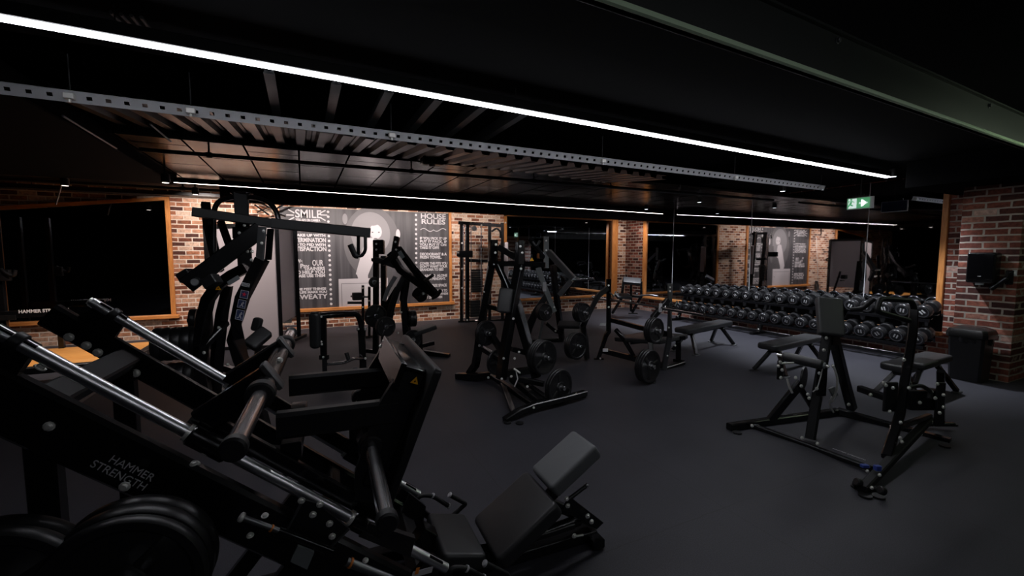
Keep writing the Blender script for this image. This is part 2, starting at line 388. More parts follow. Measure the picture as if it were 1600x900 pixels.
def stack(o, axis, sizes, where, group, gap=0.002):
    """plates one after another along a horn from o outwards; sizes = [(radius, thickness)]."""
    p = V(o); a = V(axis).normalized(); n = len(sizes)
    for i, (R, t) in enumerate(sizes):
        pos = 'only' if n == 1 else ('outermost' if i == n - 1 else ('innermost' if i == 0 else (ORD[n - 1 - i] + ' outermost')))
        lab = ('black weight plate %s' % where) if n == 1 else '%s plate %s' % (pos, where)
        plate(p, a, R, t, lab, group, spin=random.uniform(0, 2))
        p = p + a * (t + gap)
    return p
# ================================================================ SETTING
YB = 10.55; XR = 9.05
struct('floor', MB().aabb((-7, -4.5, -0.1), (XR + 0.2, YB + 0.2, 0)), M['floor'])
struct('wall_back', MB().aabb((-7, YB, 0), (XR + 0.2, YB + 0.2, 3.2)), M['brickX'])
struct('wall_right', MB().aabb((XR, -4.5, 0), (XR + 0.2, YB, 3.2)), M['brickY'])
struct('wall_left', MB().aabb((-7.2, -4.5, 0), (-7, YB + 0.2, 3.2)), M['ceil'])
struct('wall_front', MB().aabb((-7.2, -4.7, 0), (XR + 0.2, -4.5, 3.2)), M['ceil'])
struct('ceiling', MB().aabb((-7.2, -4.7, 3.2), (XR + 0.2, YB + 0.2, 3.35)), M['ceil'])
# pillar of brick beside the dumbbell mirror
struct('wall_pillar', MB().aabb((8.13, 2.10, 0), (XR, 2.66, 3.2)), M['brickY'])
# lower flat ceilings and the boxed-in parts
struct('ceiling_front', MB().aabb((-7, -4.5, 2.92), (XR, 3.55, 3.0)), M['ceil'])
struct('ceiling_panels', MB().aabb((-7, 5.74, 2.86), (3.35, 8.75, 2.90)), M['panel'])
struct('ceiling_panels_right', MB().aabb((3.35, 5.74, 2.86), (XR, 8.75, 2.90)), M['panel_dull'])
struct('ceiling_right', MB().aabb((6.6, 3.55, 2.92), (XR, 5.74, 3.0)), M['ceil'])
struct('ceiling_rear', MB().aabb((-7, 8.75, 2.92), (XR, YB, 3.0)), mat('ceiling_cream_paint', (0.10, 0.08, 0.065), 0.7))
struct('ceiling_soffit', MB().aabb((-7, -4.5, 2.74), (-1.72, 8.4, 2.92), ch=0.01), M['ceil'])
struct('ceiling_bulkhead', MB().prism([(-1.9, 2.86), (5.0, 2.86), (5.0, 2.90), (1.0, 2.945), (-1.9, 3.06)], (0, 5.72, 0), X_, Z_, 0.04), M['panel'])
struct('trim_1', MB().aabb((-1.25, 8.95, 2.57), (XR, 9.12, 2.92), ch=0.004), M['ceil'])
struct('ceiling_drop', MB().aabb((7.5, 1.62, 2.56), (XR, 3.05, 2.92), ch=0.006), M['ceil'])
# ribbed deck rising towards the back
def deck():
    b = MB(); pr = []; x = -1.72
    while x < 4.4:
        for dx, dz in ((0, 0), (0.03, 0), (0.035, 0.012), (0.045, 0.012), (0.05, 0), (0.08, 0), (0.10, -0.05), (0.18, -0.05)): pr.append((x + dx, dz))
        x += 0.20
    zb = lambda a: 2.985 - 0.024 * (a + 0.9)
    L0 = [V((a, 4.4, zb(a) - 0.143 + c)) for a, c in pr]; L1 = [V((a, 5.70, zb(a) + c)) for a, c in pr]
    n = len(pr)
    b.add(L0 + L1 + [p + Z_ * 0.05 for p in L0] + [p + Z_ * 0.05 for p in L1],
          [(i, i + 1, n + i + 1, n + i) for i in range(n - 1)] + [(2 * n + i, 3 * n + i, 3 * n + i + 1, 2 * n + i + 1) for i in range(n - 1)])
    return b
struct('ceiling_deck', deck(), M['deck'])
# steel beam across the top right corner, green light painted into it, palest on the flange edge
bm_ = MB()
A, B = V((-3.0, 1.13, 2.5)), V((XR, 1.50, 2.5))
ax = (B - A).normalized(); ay = Z_.cross(ax)
mid = (A + B) / 2; hl = (B - A).length / 2
bm_.box(mid + Z_ * 0.115, hl, 0.012, 0.115, ax, ay, Z_)
bm_.box(mid + Z_ * 0.008 + ay * 0.0, hl, 0.02, 0.008, ax, ay, Z_, ch=0.003)
bm_.box(mid + Z_ * 0.235 + ay * 0.0, hl, 0.03, 0.008, ax, ay, Z_, ch=0.003)
sb = thing('steel_beam', 'grey steel roof beam tinted with green light, crossing the top right corner under the ceiling', 'beam', (mid.x, mid.y, 2.5))
sb['kind'] = 'structure'
part('flanged_web', bm_, M['greenbeam'], sb)
part('lit_flange_edge', MB().rod(A + ay * -0.022 + Z_ * 0.008, B + ay * -0.022 + Z_ * 0.008, 0.013, 8), mat('green_lit_edge', (0.66, 0.85, 0.58), 0.5), sb, label='pale green edge with light painted in')
for px, py in ((1312, 50), (1432, 108), (1535, 160)): bolt(sb, AY(px, py, 1.36) - ay * 0.0, -ay, 0.008, 'steel')
for i, x in enumerate((2.4, 4.4, 6.4)): bolt(sb, mid + ax * (x - mid.x) - ay * 0.012 + Z_ * 0.2, -ay, 0.012, 'steel')

# ---------------------------------------------------------------- strip lights
def strip_light(name_lab, A, B, m, w, h, lip=False):
    A, B = V(A), V(B); t = (B - A).normalized(); s = Z_.cross(t)
    r = thing('strip_light', name_lab, 'strip light', (A + B) / 2, 0, 'linear ceiling lights')
    c = (A + B) / 2; L = (B - A).length / 2
    part('housing', MB().box(c + Z_ * (h / 2 + 0.006), L, w / 2, h / 2, t, s, Z_, ch=0.004), M['pipe'], r)
    part('diffuser', MB().box(c, L - 0.004, w / 2 - 0.006, 0.006, t, s, Z_, ch=0.002), m, r, label='glowing white diffuser')
    if lip:
        for e in (-1, 1): part('housing_lip', MB().box(c + s * (e * (w / 2 - 0.002)) + Z_ * 0.0035, L, 0.002, 0.008, t, s, Z_), M['pipe'], r)
    for k in (-0.8, -0.3, 0.3, 0.8):
        p = c + t * (L * k) + Z_ * (h + 0.006)
        part('hanger', MB().rod(p, p + Z_ * (2.95 - p.z), 0.004, 6), M['pipe'], r)
    return r
strip_light('long white linear light running the full width, front of the two', (-1.75, 2.908, 2.75), (7.543, 3.266, 2.75), M['led'], 0.068, 0.07)
strip_light('thin pinkish linear light near the poster wall', (-2.025, 8.202, 2.75), (8.769, 8.755, 2.75), M['led2'], 0.04, 0.07, True)
strip_light('added dim fill strip, unseen behind the camera', (-0.6, -1.0, 2.80), (4.2, -0.95, 2.80), M['led_fill'], 0.05, 0.07)  # added out of view to light surfaces that face the camera
fb = thing('green_fill_lamp', 'added greenish fill lamp, unseen, hung before the steel roof beam', 'fill light', (6.6, 0.5, 2.6))  # added unseen fill lamp that throws green light on the beam
part('housing', MB().aabb((4.4, 0.45, 2.64), (8.4, 0.55, 2.70), ch=0.005), M['white'], fb)
part('tube', MB().rod((4.45, 0.5, 2.61), (8.35, 0.5, 2.61), 0.016, 16), M['tube'], fb, label='glowing greenish fill tube')
for x in (5.2, 8.1): part('hanger', MB().rod((x, 0.5, 2.68), (x, 0.5, 2.93), 0.005, 8), M['pipe'], fb)

# ---------------------------------------------------------------- perforated strut channel and pipes
def channel(A, B, w=0.075):
    A, B = V(A), V(B); t = (B - A).normalized(); s = Z_.cross(t); L = (B - A).length
    b = MB(); pitch = 0.10; hole = 0.03; n = int(L / pitch); e = (w - 0.024) / 2
    for f_ in (0.0,):
        for sg in (-1, 1):
            b.box(A + t * (L / 2) + s * (sg * (w / 2 - e / 2)), L / 2, e / 2, 0.002, t, s, Z_)
            b.box(A + t * (L / 2) + s * (sg * (w / 2 - 0.001)) + Z_ * 0.02, L / 2, 0.0015, 0.02, t, s, Z_)
        for i in range(n + 1):
            u0 = i * pitch + hole; u1 = min((i + 1) * pitch, L)
            if u1 > u0: b.box(A + t * ((u0 + u1) / 2), (u1 - u0) / 2, 0.0125, 0.002, t, s, Z_)
    return b, t, s, L
cA, cB = V((-2.6, 4.0, 2.72)), AY(1297, 293, 4.155); cB.z = 2.72; cB = V((7.60, 4.13, 2.72))
b, t, s, L = channel(cA, cB)
# the channel is turned so that its holed web faces the room
ch = thing('strut_channel', 'long perforated galvanised strut channel hung below the ceiling', 'strut channel', (cA + cB) / 2)
rot = Matrix.Rotation(math.radians(-70), 4, (cB - cA).normalized())
b.v = [cA + (rot.to_3x3() @ (p - cA)) for p in b.v]
part('channel', b, M['galv'], ch)
for px, py in ((115, 150), (300, 166), (611, 212), (942, 250), (1152, 272), (1290, 291)):
    p = AY(px, py, 4.06)
    x = p.x; q = cA + (cB - cA) * ((x - cA.x) / (cB.x - cA.x))
    part('hanger_rod', MB().rod(q + Z_ * 0.0, q + Z_ * 0.28, 0.005, 8), M['pipe'], ch)
    part('clamp', MB().box(q + V((0, -0.02, -0.005)), 0.028, 0.022, 0.02, ch=0.004).rod(q + V((0, -0.02, -0.045)), q + V((0, -0.02, 0.0)), 0.009, 8), M['zinc'], ch, label='bright zinc beam clamp')
def pipe_thing(label, A, B, r, drops):
    A, B = V(A), V(B)
    o = thing('ceiling_pipe', label, 'pipe', (A + B) / 2, 0, 'black pipes under the ceiling')
    part('tube', MB().rod(A, B, r, 12), M['pipe'], o)
    for u in drops:
        p = A + (B - A) * u
        part('drop', MB().rod(p, p + Z_ * (2.9 - p.z), r * 0.45, 8).rod(p - (B - A).normalized() * r * 1.2, p + (B - A).normalized() * r * 1.2, r * 1.35, 12), M['pipe'], o)
    return o
pipe_thing('black sprinkler pipe crossing below the lacquered ceiling panels', (-1.5, 5.84, 2.75), (8.6, 5.62, 2.75), 0.022, (0.06, 0.28, 0.46, 0.6, 0.75))
pipe_thing('black pipe behind the pinkish linear light', (-6.5, 9.55, 2.82), (8.9, 9.55, 2.82), 0.03, (0.3, 0.5, 0.7, 0.9))
tr = thing('cable_tray', 'black cable tray running above the top of the poster', 'cable tray', (2, 9.98, 2.75))
tb = MB().aabb((-6.5, 9.85, 2.735), (8.9, 9.86, 2.80)).aabb((-6.5, 10.09, 2.735), (8.9, 10.10, 2.80)).aabb((-6.5, 9.85, 2.735), (8.9, 10.10, 2.742))
part('tray', tb, M['pipe'], tr)
for x in (-4, -1, 2, 5, 8): part('hanger', MB().rod((x, 9.98, 2.74), (x, 9.98, 2.92), 0.006, 6), M['pipe'], tr)
# joists across the open bay (each its own)
JO = [((427, 145), (446, 185)), ((519, 158), (505, 188)), ((590, 172), (566, 200)), ((660, 180), (632, 207)), ((722, 190), (690, 212)), ((780, 199), (745, 220))]
for i, (a, c) in enumerate(JO):
    A = FL(*a, 2.93); B = FL(*c, 2.93); x = A.x
    j = part('ceiling_joist', MB().aabb((x - 0.03, 3.5, 2.90), (x + 0.03, 3.515, 2.97)).aabb((x - 0.035, 3.5, 2.895), (x + 0.035, 5.0, 2.905)).aabb((x - 0.006, 3.5, 2.905), (x + 0.006, 5.0, 3.02)), M['steel'])
    tag(j, '%s dark steel joist from the soffit under the ribbed deck' % ORD[i], 'joist', 'steel joists under the deck')
for k, (px, py, qx, qy) in enumerate(((98, 181, 182, 232), (235, 194, 267, 221), (30, 92, 70, 122), (118, 59 + 60, 135, 190))):
    if k > 1: break
    A = FL(px, py, 2.735); B = FL(qx, qy, 2.735)  # pale rods paint the lit edges of the soffit and deck
    e = part('lit_edge_rod', MB().rod(A, B, 0.008, 8), M['galv']); tag(e, ['pale rod painting the lit edge of the dark left soffit', 'short pale rod painting the lit edge beside the ribbed deck'][k], 'lit edge')
for k, (px, py, qx, qy) in enumerate(((173, 19, 205, 50), (205, 24, 228, 53))):
    A = FL(px, py, 2.88); B = FL(qx, qy, 2.88)
    e = thing('conduit', ['pair of slim metal conduits above the front light, nearer the soffit', 'single slim metal conduit above the front light, further right'][k], 'conduit', A, 0, 'metal conduits on the front ceiling')
    part('tube', MB().rod(A, B, 0.009, 8), M['steel'], e); part('tube', MB().rod(A + X_ * 0.04, B + X_ * 0.04, 0.009, 8), M['steel'], e)
    part('saddle', MB().box(B + X_ * 0.02, 0.04, 0.012, 0.014, ch=0.003).rod(B + X_ * 0.02, B + V((0.02, 0, 0.04)), 0.006, 6), M['zinc'], e)
c = FL(675, 252, 2.8)
bx = thing('ceiling_sensor', 'black box unit hung below the sprinkler bay', 'sensor box', c)
part('body', MB().box(c, 0.13, 0.09, 0.045, ch=0.012), M['plastic'], bx)
part('lens', MB().lathe([(0.04, 0), (0.038, -0.012), (0.02, -0.02)], c - Z_ * 0.045, Z_, 20), M['steel'], bx)
part('bracket', MB().rod(c, c + Z_ * 0.1, 0.012, 8), M['pipe'], bx)
# ---------------------------------------------------------------- spotlights washing the back wall
def spot(label, p, aim, w, ang=112, blend=0.6, col=WARM, grp='downlights in front of the back wall'):
    p = V(p); aim = V(aim)
    r = thing('downlight', label, 'downlight', p, 0, grp)
    part('can', MB().lathe([(0.045, 0.0), (0.05, 0.005), (0.05, 0.11), (0.02, 0.13)], p, Z_, 20), M['pipe'], r)
    part('lens', MB().lathe([(0.038, 0.0), (0.036, -0.004), (0.01, -0.006)], p, Z_, 20), mat('lamp_lens', (0.8, 0.8, 0.8), 0.4, emit=col, est=1.2), r, label='glowing warm lens')
    l = bpy.data.lights.new('spot', 'SPOT'); l.energy = w; l.color = col; l.spot_size = math.radians(ang); l.spot_blend = blend; l.shadow_soft_size = 0.035
    o = bpy.data.objects.new('spot', l); COL.objects.link(o)
    o.parent = r
    d = (aim - p).normalized()
    o.matrix_local = WM[r.name].inverted() @ (Matrix.Translation(p - Z_ * 0.02) @ (-d).to_track_quat('Z', 'Y').to_matrix().to_4x4())
    part('stem', MB().rod(p + Z_ * 0.12, V((p.x, p.y, 2.93)), 0.012, 8), M['pipe'], r)
    return r
SP = [(-1.65, 1.2), (-0.5, 0.9), (0.7, 0.9), (1.75, 1.1), (2.8, 0.8), (4.1, 0.55)]
names = ['over the brick beside the dark mirror', 'over the pale cable machine shroud', 'over the poster lettering column', 'over the middle of the poster', 'over the house rules column', 'over the brick right of the poster']
for (x, k), n in zip(SP, names): spot('small black downlight %s' % n, (x, 9.26, 2.70), (x, YB, 1.75), SPOT_W * k)
spot('small black downlight over the far corner of brick', (8.45, 9.26, 2.70), (8.75, YB, 1.3), SPOT_W * 0.5)

COOL = (0.86, 0.90, 1.0)
for i, y in enumerate((3.3, 4.9, 6.7, 8.3)): spot('small black downlight, %s from the brick pillar over the dumbbell rack' % ORD[i], (7.75, y, 2.78), (8.1, y, 0.2), 150.0, 95, 0.7, COOL, 'downlights before the dumbbell rack')
spot('small black fill downlight added before the pale cable machine shroud', (-1.6, 7.2, 2.60), (-0.8, 8.8, 1.2), 110.0, 80, 0.7, WARM)  # added lamp to brighten the front of the shroud
spot('small black fill downlight added over the timber platform by the left mirror', (-3.1, 8.62, 2.66), (-3.3, 9.3, 0.1), 120.0, 90, 0.7, WARM)  # added lamp to brighten the platform and the rack lettering
# ---------------------------------------------------------------- mirrors in timber frames
def timber(r, mb, horiz=True, nm='frame_rail'): return part(nm, mb, M['woodH' if horiz else 'woodV'], r)
lm = thing('wall_mirror', 'large dark timber framed mirror with a sloping top on the left of the brick', 'mirror', (-3.5, YB, 0.45))
xl, xr, zb, ztl, ztr = -4.66, -2.37, 0.47, 2.40, 2.70
y0, y1 = YB - 0.03, YB
part('glass', MB().prism([(xl, zb), (xr, zb), (xr, ztr), (xl, ztl)], (0, YB - 0.012, 0), X_, Z_, 0.012), M['mirror'], lm)
timber(lm, MB().aabb((xr, YB - 0.06, zb - 0.02), (xr + 0.075, YB, ztr + 0.06), ch=0.006), False)
timber(lm, MB().aabb((xl - 0.12, YB - 0.06, zb - 0.02), (xl, YB, ztl + 0.06), ch=0.006), False)
timber(lm, MB().prism([(xl - 0.12, ztl), (xr + 0.075, ztr + 0.01), (xr + 0.075, ztr + 0.07), (xl - 0.12, ztl + 0.06)], (0, YB - 0.03, 0), X_, Z_, 0.06))
timber(lm, MB().aabb((xl - 0.16, YB - 0.11, zb - 0.07), (xr + 0.13, YB, zb - 0.0), ch=0.008), nm='sill')
ma = thing('wall_mirror', 'timber framed mirror on the back wall behind the press machines', 'mirror', (6.8, YB, 0.4))
xl, xr, zb, zt = 4.95, 8.47, 0.44, 2.68
for a, c in ((xl, 6.7), (6.7, xr)): part('glass', MB().aabb((a + 0.002, YB - 0.018, zb), (c - 0.002, YB - 0.006, zt)), M['mirror'], ma)
timber(ma, MB().aabb((xr, YB - 0.07, zb - 0.02), (xr + 0.10, YB, zt + 0.05), ch=0.006), False)
timber(ma, MB().aabb((xr + 0.10, YB - 0.045, zb - 0.02), (xr + 0.24, YB, zt + 0.05), ch=0.004), False, 'architrave')
timber(ma, MB().aabb((xl - 0.08, YB - 0.05, zb - 0.02), (xl, YB, zt + 0.05), ch=0.006), False)
timber(ma, MB().aabb((xl - 0.08, YB - 0.05, zt), (xr + 0.10, YB, zt + 0.06), ch=0.006))
timber(ma, MB().aabb((xl - 0.12, YB - 0.11, zb - 0.06), (xr + 0.15, YB, zb), ch=0.008), nm='sill')
mb_ = thing('wall_mirror', 'long frameless jointed mirror above the dumbbell rack', 'mirror', (XR, 6.4, 0.44))
ya, yb, zb, zt = 3.17, 9.62, 0.44, 2.90
cuts = [ya, 4.16, 6.37, 8.62, yb]
for a, c in zip(cuts[:-1], cuts[1:]): part('glass', MB().aabb((XR - 0.018, a + 0.004, zb), (XR - 0.006, c - 0.004, zt)), M['mirror'], mb_)
for c in cuts[1:-1]: part('joint_strip', MB().aabb((XR - 0.022, c - 0.006, zb), (XR - 0.004, c + 0.006, zt)), M['galv'], mb_)
timber(mb_, MB().aabb((XR - 0.06, ya - 0.075, zb - 0.02), (XR, ya, 2.60), ch=0.006), False)
timber(mb_, MB().aabb((XR - 0.06, yb, zb - 0.02), (XR, yb + 0.12, zt), ch=0.006), False)
timber(mb_, MB().aabb((XR - 0.11, ya - 0.1, zb - 0.06), (XR, yb + 0.14, zb), ch=0.008), nm='sill')

# ---------------------------------------------------------------- poster
po = thing('wall_poster', 'huge black and white motivational poster in a timber frame on the back wall', 'poster', (1.6, YB, 0.45))
x0, x1, z0, z1 = -0.42, 3.33, 0.46, 2.68
yp = YB - 0.02
def print_mat():
    m = mat('poster_print', (0.05, 0.05, 0.055), 0.55); N, L, b = nodes(m)
    t = N.new('ShaderNodeTexCoord'); n = N.new('ShaderNodeTexNoise'); n.inputs['Scale'].default_value = 1.0; n.inputs['Detail'].default_value = 3
    mp = N.new('ShaderNodeMapping'); mp.inputs['Scale'].default_value = (9, 1, 0.35)
    r = N.new('ShaderNodeValToRGB'); r.color_ramp.elements[0].position = 0.35; r.color_ramp.elements[0].color = (0.022, 0.021, 0.025, 1); r.color_ramp.elements[1].position = 0.8; r.color_ramp.elements[1].color = (0.085, 0.082, 0.09, 1)
    L.new(t.outputs['Object'], mp.inputs[0]); L.new(mp.outputs[0], n.inputs['Vector']); L.new(n.outputs['Fac'], r.inputs[0]); L.new(r.outputs[0], b.inputs['Base Color'])
    return m
part('print', MB().aabb((x0, yp - 0.006, z0), (x1, yp + 0.015, z1)), print_mat(), po)
timber(po, MB().aabb((x1, YB - 0.06, z0 - 0.03), (x1 + 0.07, YB, z1 + 0.03), ch=0.006), False)
timber(po, MB().aabb((x0 - 0.07, YB - 0.06, z0 - 0.03), (x0, YB, z1 + 0.03), ch=0.006), False)
timber(po, MB().aabb((x0 - 0.12, YB - 0.10, z0 - 0.075), (x1 + 0.12, YB, z0 - 0.0), ch=0.008), nm='sill')
F = yp - 0.0065
def flat(pts, mt, nm, dz=0.0, lab=None):
    return part(nm, MB().prism(pts, (0, F - dz, 0), X_, Z_, 0.001), mt, po, label=lab)
def disc(cx, cz, rx, rz, mt, nm, dz=0.0, n=40, lab=None):
    return flat([(cx + rx * math.cos(2 * math.pi * i / n), cz + rz * math.sin(2 * math.pi * i / n)) for i in range(n)], mt, nm, dz, lab)
def PX(px, py): p = AY(px, py, YB - 0.03); return (p.x, p.z)
M['halo'] = mat('poster_halo_grey', (0.085, 0.082, 0.088), 0.6); M['halo2'] = mat('poster_halo_light', (0.16, 0.155, 0.165), 0.6); M['cape'] = mat('poster_cape_white', (0.40, 0.38, 0.40), 0.6); M['mid'] = mat('poster_mid_grey', (0.05, 0.049, 0.053), 0.6)
hx, hz = PX(582, 382)
disc(hx, hz + 0.05, 0.63, 0.83, M['halo'], 'print_halo', 0.0005)
disc(hx - 0.03, hz + 0.25, 0.44, 0.5, M['halo2'], 'print_halo', 0.001)
flat([PX(*q) for q in ((573, 372), (588, 372), (592, 400), (600, 440), (612, 480), (560, 480), (563, 445), (558, 430), (556, 428), (565, 395))], M['cape'], 'print_figure', 0.0016, 'pale caped figure print')
flat([PX(*q) for q in ((596, 400), (606, 400), (616, 440), (618, 480), (588, 480), (575, 450), (575, 430), (584, 408))], M['mid'], 'print_figure', 0.002)
disc(*PX(587, 362), 0.14, 0.17, M['cape'], 'print_head', 0.0025)
disc(*PX(582, 346), 0.16, 0.10, M['halo2'], 'print_hair', 0.003)
for ex in (582, 592): disc(*PX(ex, 363), 0.022, 0.014, M['mid'], 'print_eye', 0.0035, 12)
disc(*PX(587, 373), 0.045, 0.014, M['mid'], 'print_mouth', 0.0035, 14)
disc(*PX(539, 342), 0.055, 0.12, M['halo2'], 'print_glint', 0.002, 24); disc(*PX(622, 366), 0.05, 0.12, M['cape'], 'print_glint', 0.002, 24)
flat([PX(*q) for q in ((529, 436), (606, 434), (606, 477.5), (530, 480))], M['cape'], 'print_sheet', 0.0028, 'pale rectangular sheet print')
flat([PX(*q) for q in ((533, 443), (602, 441), (602, 442), (533, 444))], M['halo2'], 'print_line', 0.0034)
flat([PX(*q) for q in ((533, 444), (534, 444), (535, 478), (534, 478))], M['halo2'], 'print_line', 0.0034)
def dots(pxa, pya, pxb, pyb, n):
    for i in range(n):
        u = i / (n - 1); c = PX(pxa + (pxb - pxa) * u, pya + (pyb - pya) * u)
        part('bulb_dot', MB().lathe([(0.028, 0), (0.024, 0.004), (0.002, 0.005)], (c[0], F - 0.0005, c[1]), -Y_, 14), M['pale'], po)
dots(512.5, 331, 517.5, 475, 20); dots(650, 336, 650.5, 418, 12)
def T(s, px, py, hpx, wpx, mt='pale'):
    """one printed line: baseline start px,py; letter height and width in metres from the wall."""
    a = AY(px, py, YB - 0.03); e = AY(px + wpx, py, YB - 0.03); h = AY(px, py - hpx, YB - 0.03)
    text(s, (a.x, F - 0.003, a.z), X_, Z_, (h.z - a.z) / 0.72, M[mt], po, 'lettering', width=abs(e.x - a.x), thick=0.0005, off=0.004)
T('SMILE', 461, 339.5, 13, 41); T('YOU ARE ON CAMERA', 462, 345, 3.6, 39)
for i, (px, py, a) in enumerate(((455, 330, 30), (453, 336, 0), (455, 342, -30), (504, 331, -30), (506, 336, 0), (504, 342, 30))):
    c = PX(px, py); u = math.radians(a); 
    flat([(c[0] + math.cos(u) * q * 0.07 - math.sin(u) * r * 0.012, c[1] - math.sin(u) * q * 0.07 - math.cos(u) * r * 0.012) for q, r in ((-1, -1), (1, -1), (1, 1), (-1, 1))], M['pale'], 'ray_mark', 0.002)
T('WAKE UP WITH', 456, 369, 4, 53); T('DETERMINATION', 452, 378, 7, 57); T('GO TO BED WITH', 456, 384, 4, 53); T('SATISFACTION', 453, 392, 7, 57)
T('We', 464, 411, 6, 9); T('Pay', 469, 419, 7, 14); T('OUR', 488, 415, 9, 17); T('TRAINERS', 475, 422, 5, 33); T('TO HELP YOU', 459, 428, 5, 49); T('PLEASE USE THEM', 457, 433.5, 4.6, 51)
T('THE BEST THINGS', 462, 454, 3.6, 48); T('IN LIFE MAKE YOU', 460, 459, 3.6, 51); T('SWEATY', 463, 468, 7.5, 49)
T('HOUSE', 657, 341, 8, 39); T('RULES', 658, 349.5, 7.5, 37)
c0 = PX(657, 359); c1 = PX(677, 359); c2 = PX(697, 359.5)
for a, c in ((c0, c1), (c2, c1)):
    pts = [V((a[0] + (c[0] - a[0]) * u, F - 0.003, a[1] + 0.035 * math.sin(u * 2 * math.pi))) for u in [k / 24 for k in range(25)]]
    part('flourish', MB().tube(pts, 0.009, 6), M['pale'], po)
T('IF YOU PICK IT UP', 656, 374, 3.8, 42); T('PUT IT BACK. IF', 656, 379, 3.8, 42); T('YOU PUT IT ON', 656, 384, 3.8, 42); T('TAKE IT OFF!', 656, 388.7, 3.8, 30)
T('DEODORANT & A', 656, 399, 4.2, 42); T('FRESH TOWEL.', 656, 404, 4.2, 34)
T('COVER THE BITS YOU', 656, 413.5, 3.8, 43); T("DON'T WANT YOUR", 656, 418.3, 3.8, 43); T('GRANDMA TO SEE!', 656, 423.2, 3.8, 37)
T('TRAINING  ALONE', 657, 433, 4, 42); T('WEAR A PENDANT.', 657, 438, 4, 40); T('FREE SPACE', 674, 448, 4, 24)
T('STRONG ENOUGH TO', 657, 457, 3.6, 42); T('LIFT WEIGHTS WHEN', 657, 462, 3.6, 43); T("DON'T DROP THEM", 657, 467, 3.6, 34)

# ---------------------------------------------------------------- exit sign, dispenser, bin, sanitiser
ex = thing('exit_sign', 'lit green and white running man exit sign with an arrow hung before the mirror', 'exit sign', (8.45, 4.0, 2.5))
ea, eb = AX(1324, 320, 8.45), AX(1363, 316, 8.45)
yc = (ea.y + eb.y) / 2; hw = abs(ea.y - eb.y) / 2; zc = 2.515
part('housing', MB().box((8.47, yc, zc), 0.018, hw + 0.012, 0.098, ch=0.004), M['white'], ex)
part('bracket', MB().aabb((8.46, yc - 0.12, zc + 0.09), (8.48, yc + 0.12, zc + 0.13)).rod((8.47, yc, zc + 0.1), (8.47, yc, 2.92), 0.01, 8), M['pipe'], ex)
fx = 8.4505
def eq(pts, m, nm, k): 
    return part(nm, MB().prism([(-y, z) for y, z in pts], (fx - 0.0015 * k, yc, zc), -Y_, Z_, 0.001), M[m], ex)
part('back_panel', MB().box((8.4895, yc, zc), 0.001, hw, 0.085), M['navy'], ex)
eq([(hw, -0.085), (hw, 0.085), (-hw * .8, 0.085), (-hw * .8, -0.085)], 'exitgreen', 'green_panel', 0)
eq([(hw * .92, -0.08), (hw * .92, 0.08), (hw * .25, 0.08), (hw * .25, -0.08)], 'exitwhite', 'door_symbol', 1)
man = [[(0.02, .055), (0.045, .055), (0.045, .08), (0.02, .08)], [(0.03, -.01), (0.06, .0), (0.035, .052), (0.01, .045)], [(0.055, .0), (0.03, -.012), (0.0, -.03), (0.01, -.045), (0.045, -.03)], [(0.06, 0.0), (0.04, -.01), (0.075, -.07), (0.09, -.065)], [(0.03, .045), (0.06, .03), (0.085, .02), (0.085, .035), (0.055, .05)], [(0.01, .04), (-0.02, .02), (-0.02, .01), (0.02, .03)]]
for m_ in man: eq([(y + hw * .5, z) for y, z in m_], 'exitgreen', 'running_figure', 2)
eq([(0.01, -0.014), (0.01, 0.014), (-hw * .45, 0.014), (-hw * .45, -0.014)], 'exitwhite', 'arrow', 1)
eq([(-hw * .28, 0.058), (-hw * .12, 0.058), (-hw * .68, 0.0), (-hw * .12, -0.058), (-hw * .28, -0.058), (-hw * .5, -0.0)][::1], 'exitwhite', 'arrow', 1)
ds = thing('towel_dispenser', 'glossy black paper towel dispenser mounted on the brick pillar', 'dispenser', (8.13, 2.4, 1.27))
part('body', MB().pad((8.13 - 0.09, 2.385, 1.48), Y_, Z_, 0.27, 0.40, 0.18, 0.025, 0.02), M['plastic'], ds)
part('front_cover', MB().pad((8.13 - 0.185, 2.385, 1.50), Y_, Z_, 0.245, 0.34, 0.02, 0.02, 0.008), mat('smoked_cover', (0.004, 0.004, 0.005), 0.12), ds)
part('logo_mark', MB().box((7.934, 2.385, 1.37), 0.001, 0.016, 0.004), M['pale'], ds, label='small pale logo mark')
part('paper_tongue', MB().box((7.965, 2.385, 1.272), 0.004, 0.04, 0.018, ch=0.002), M['grey'], ds, label='grey paper end')
sn = thing('sanitiser_bracket', 'black angled hand sanitiser bracket beside the towel dispenser', 'sanitiser', (8.1, 2.17, 1.3))
part('wall_plate', MB().box((8.12, 2.165, 1.36), 0.01, 0.035, 0.09, ch=0.004), M['plastic'], sn)
part('bottle', MB().rod((8.02, 2.30, 1.20), (8.05, 2.165, 1.36), 0.03, 16, ch=0.01), M['plastic'], sn)
part('pump', MB().rod((8.05, 2.165, 1.36), (8.05, 2.155, 1.42), 0.014, 12).box((8.03, 2.155, 1.425), 0.03, 0.012, 0.008, ch=0.003), M['plastic'], sn)
bn = thing('rubbish_bin', 'black lidded rubbish bin standing against the brick pillar', 'bin', (7.88, 2.42, 0))
part('body', MB().loops([[V((7.90 + sx * (0.15 + k * .02), 2.40 + sy * (0.155 + k * .02), z)) for sx, sy in ((-1, -.85), (-.85, -1), (.85, -1), (1, -.85), (1, .85), (.85, 1), (-.85, 1), (-1, .85))] for k, z in ((0, 0), (0, 0.01), (1, 0.58))]), M['satin'], bn)
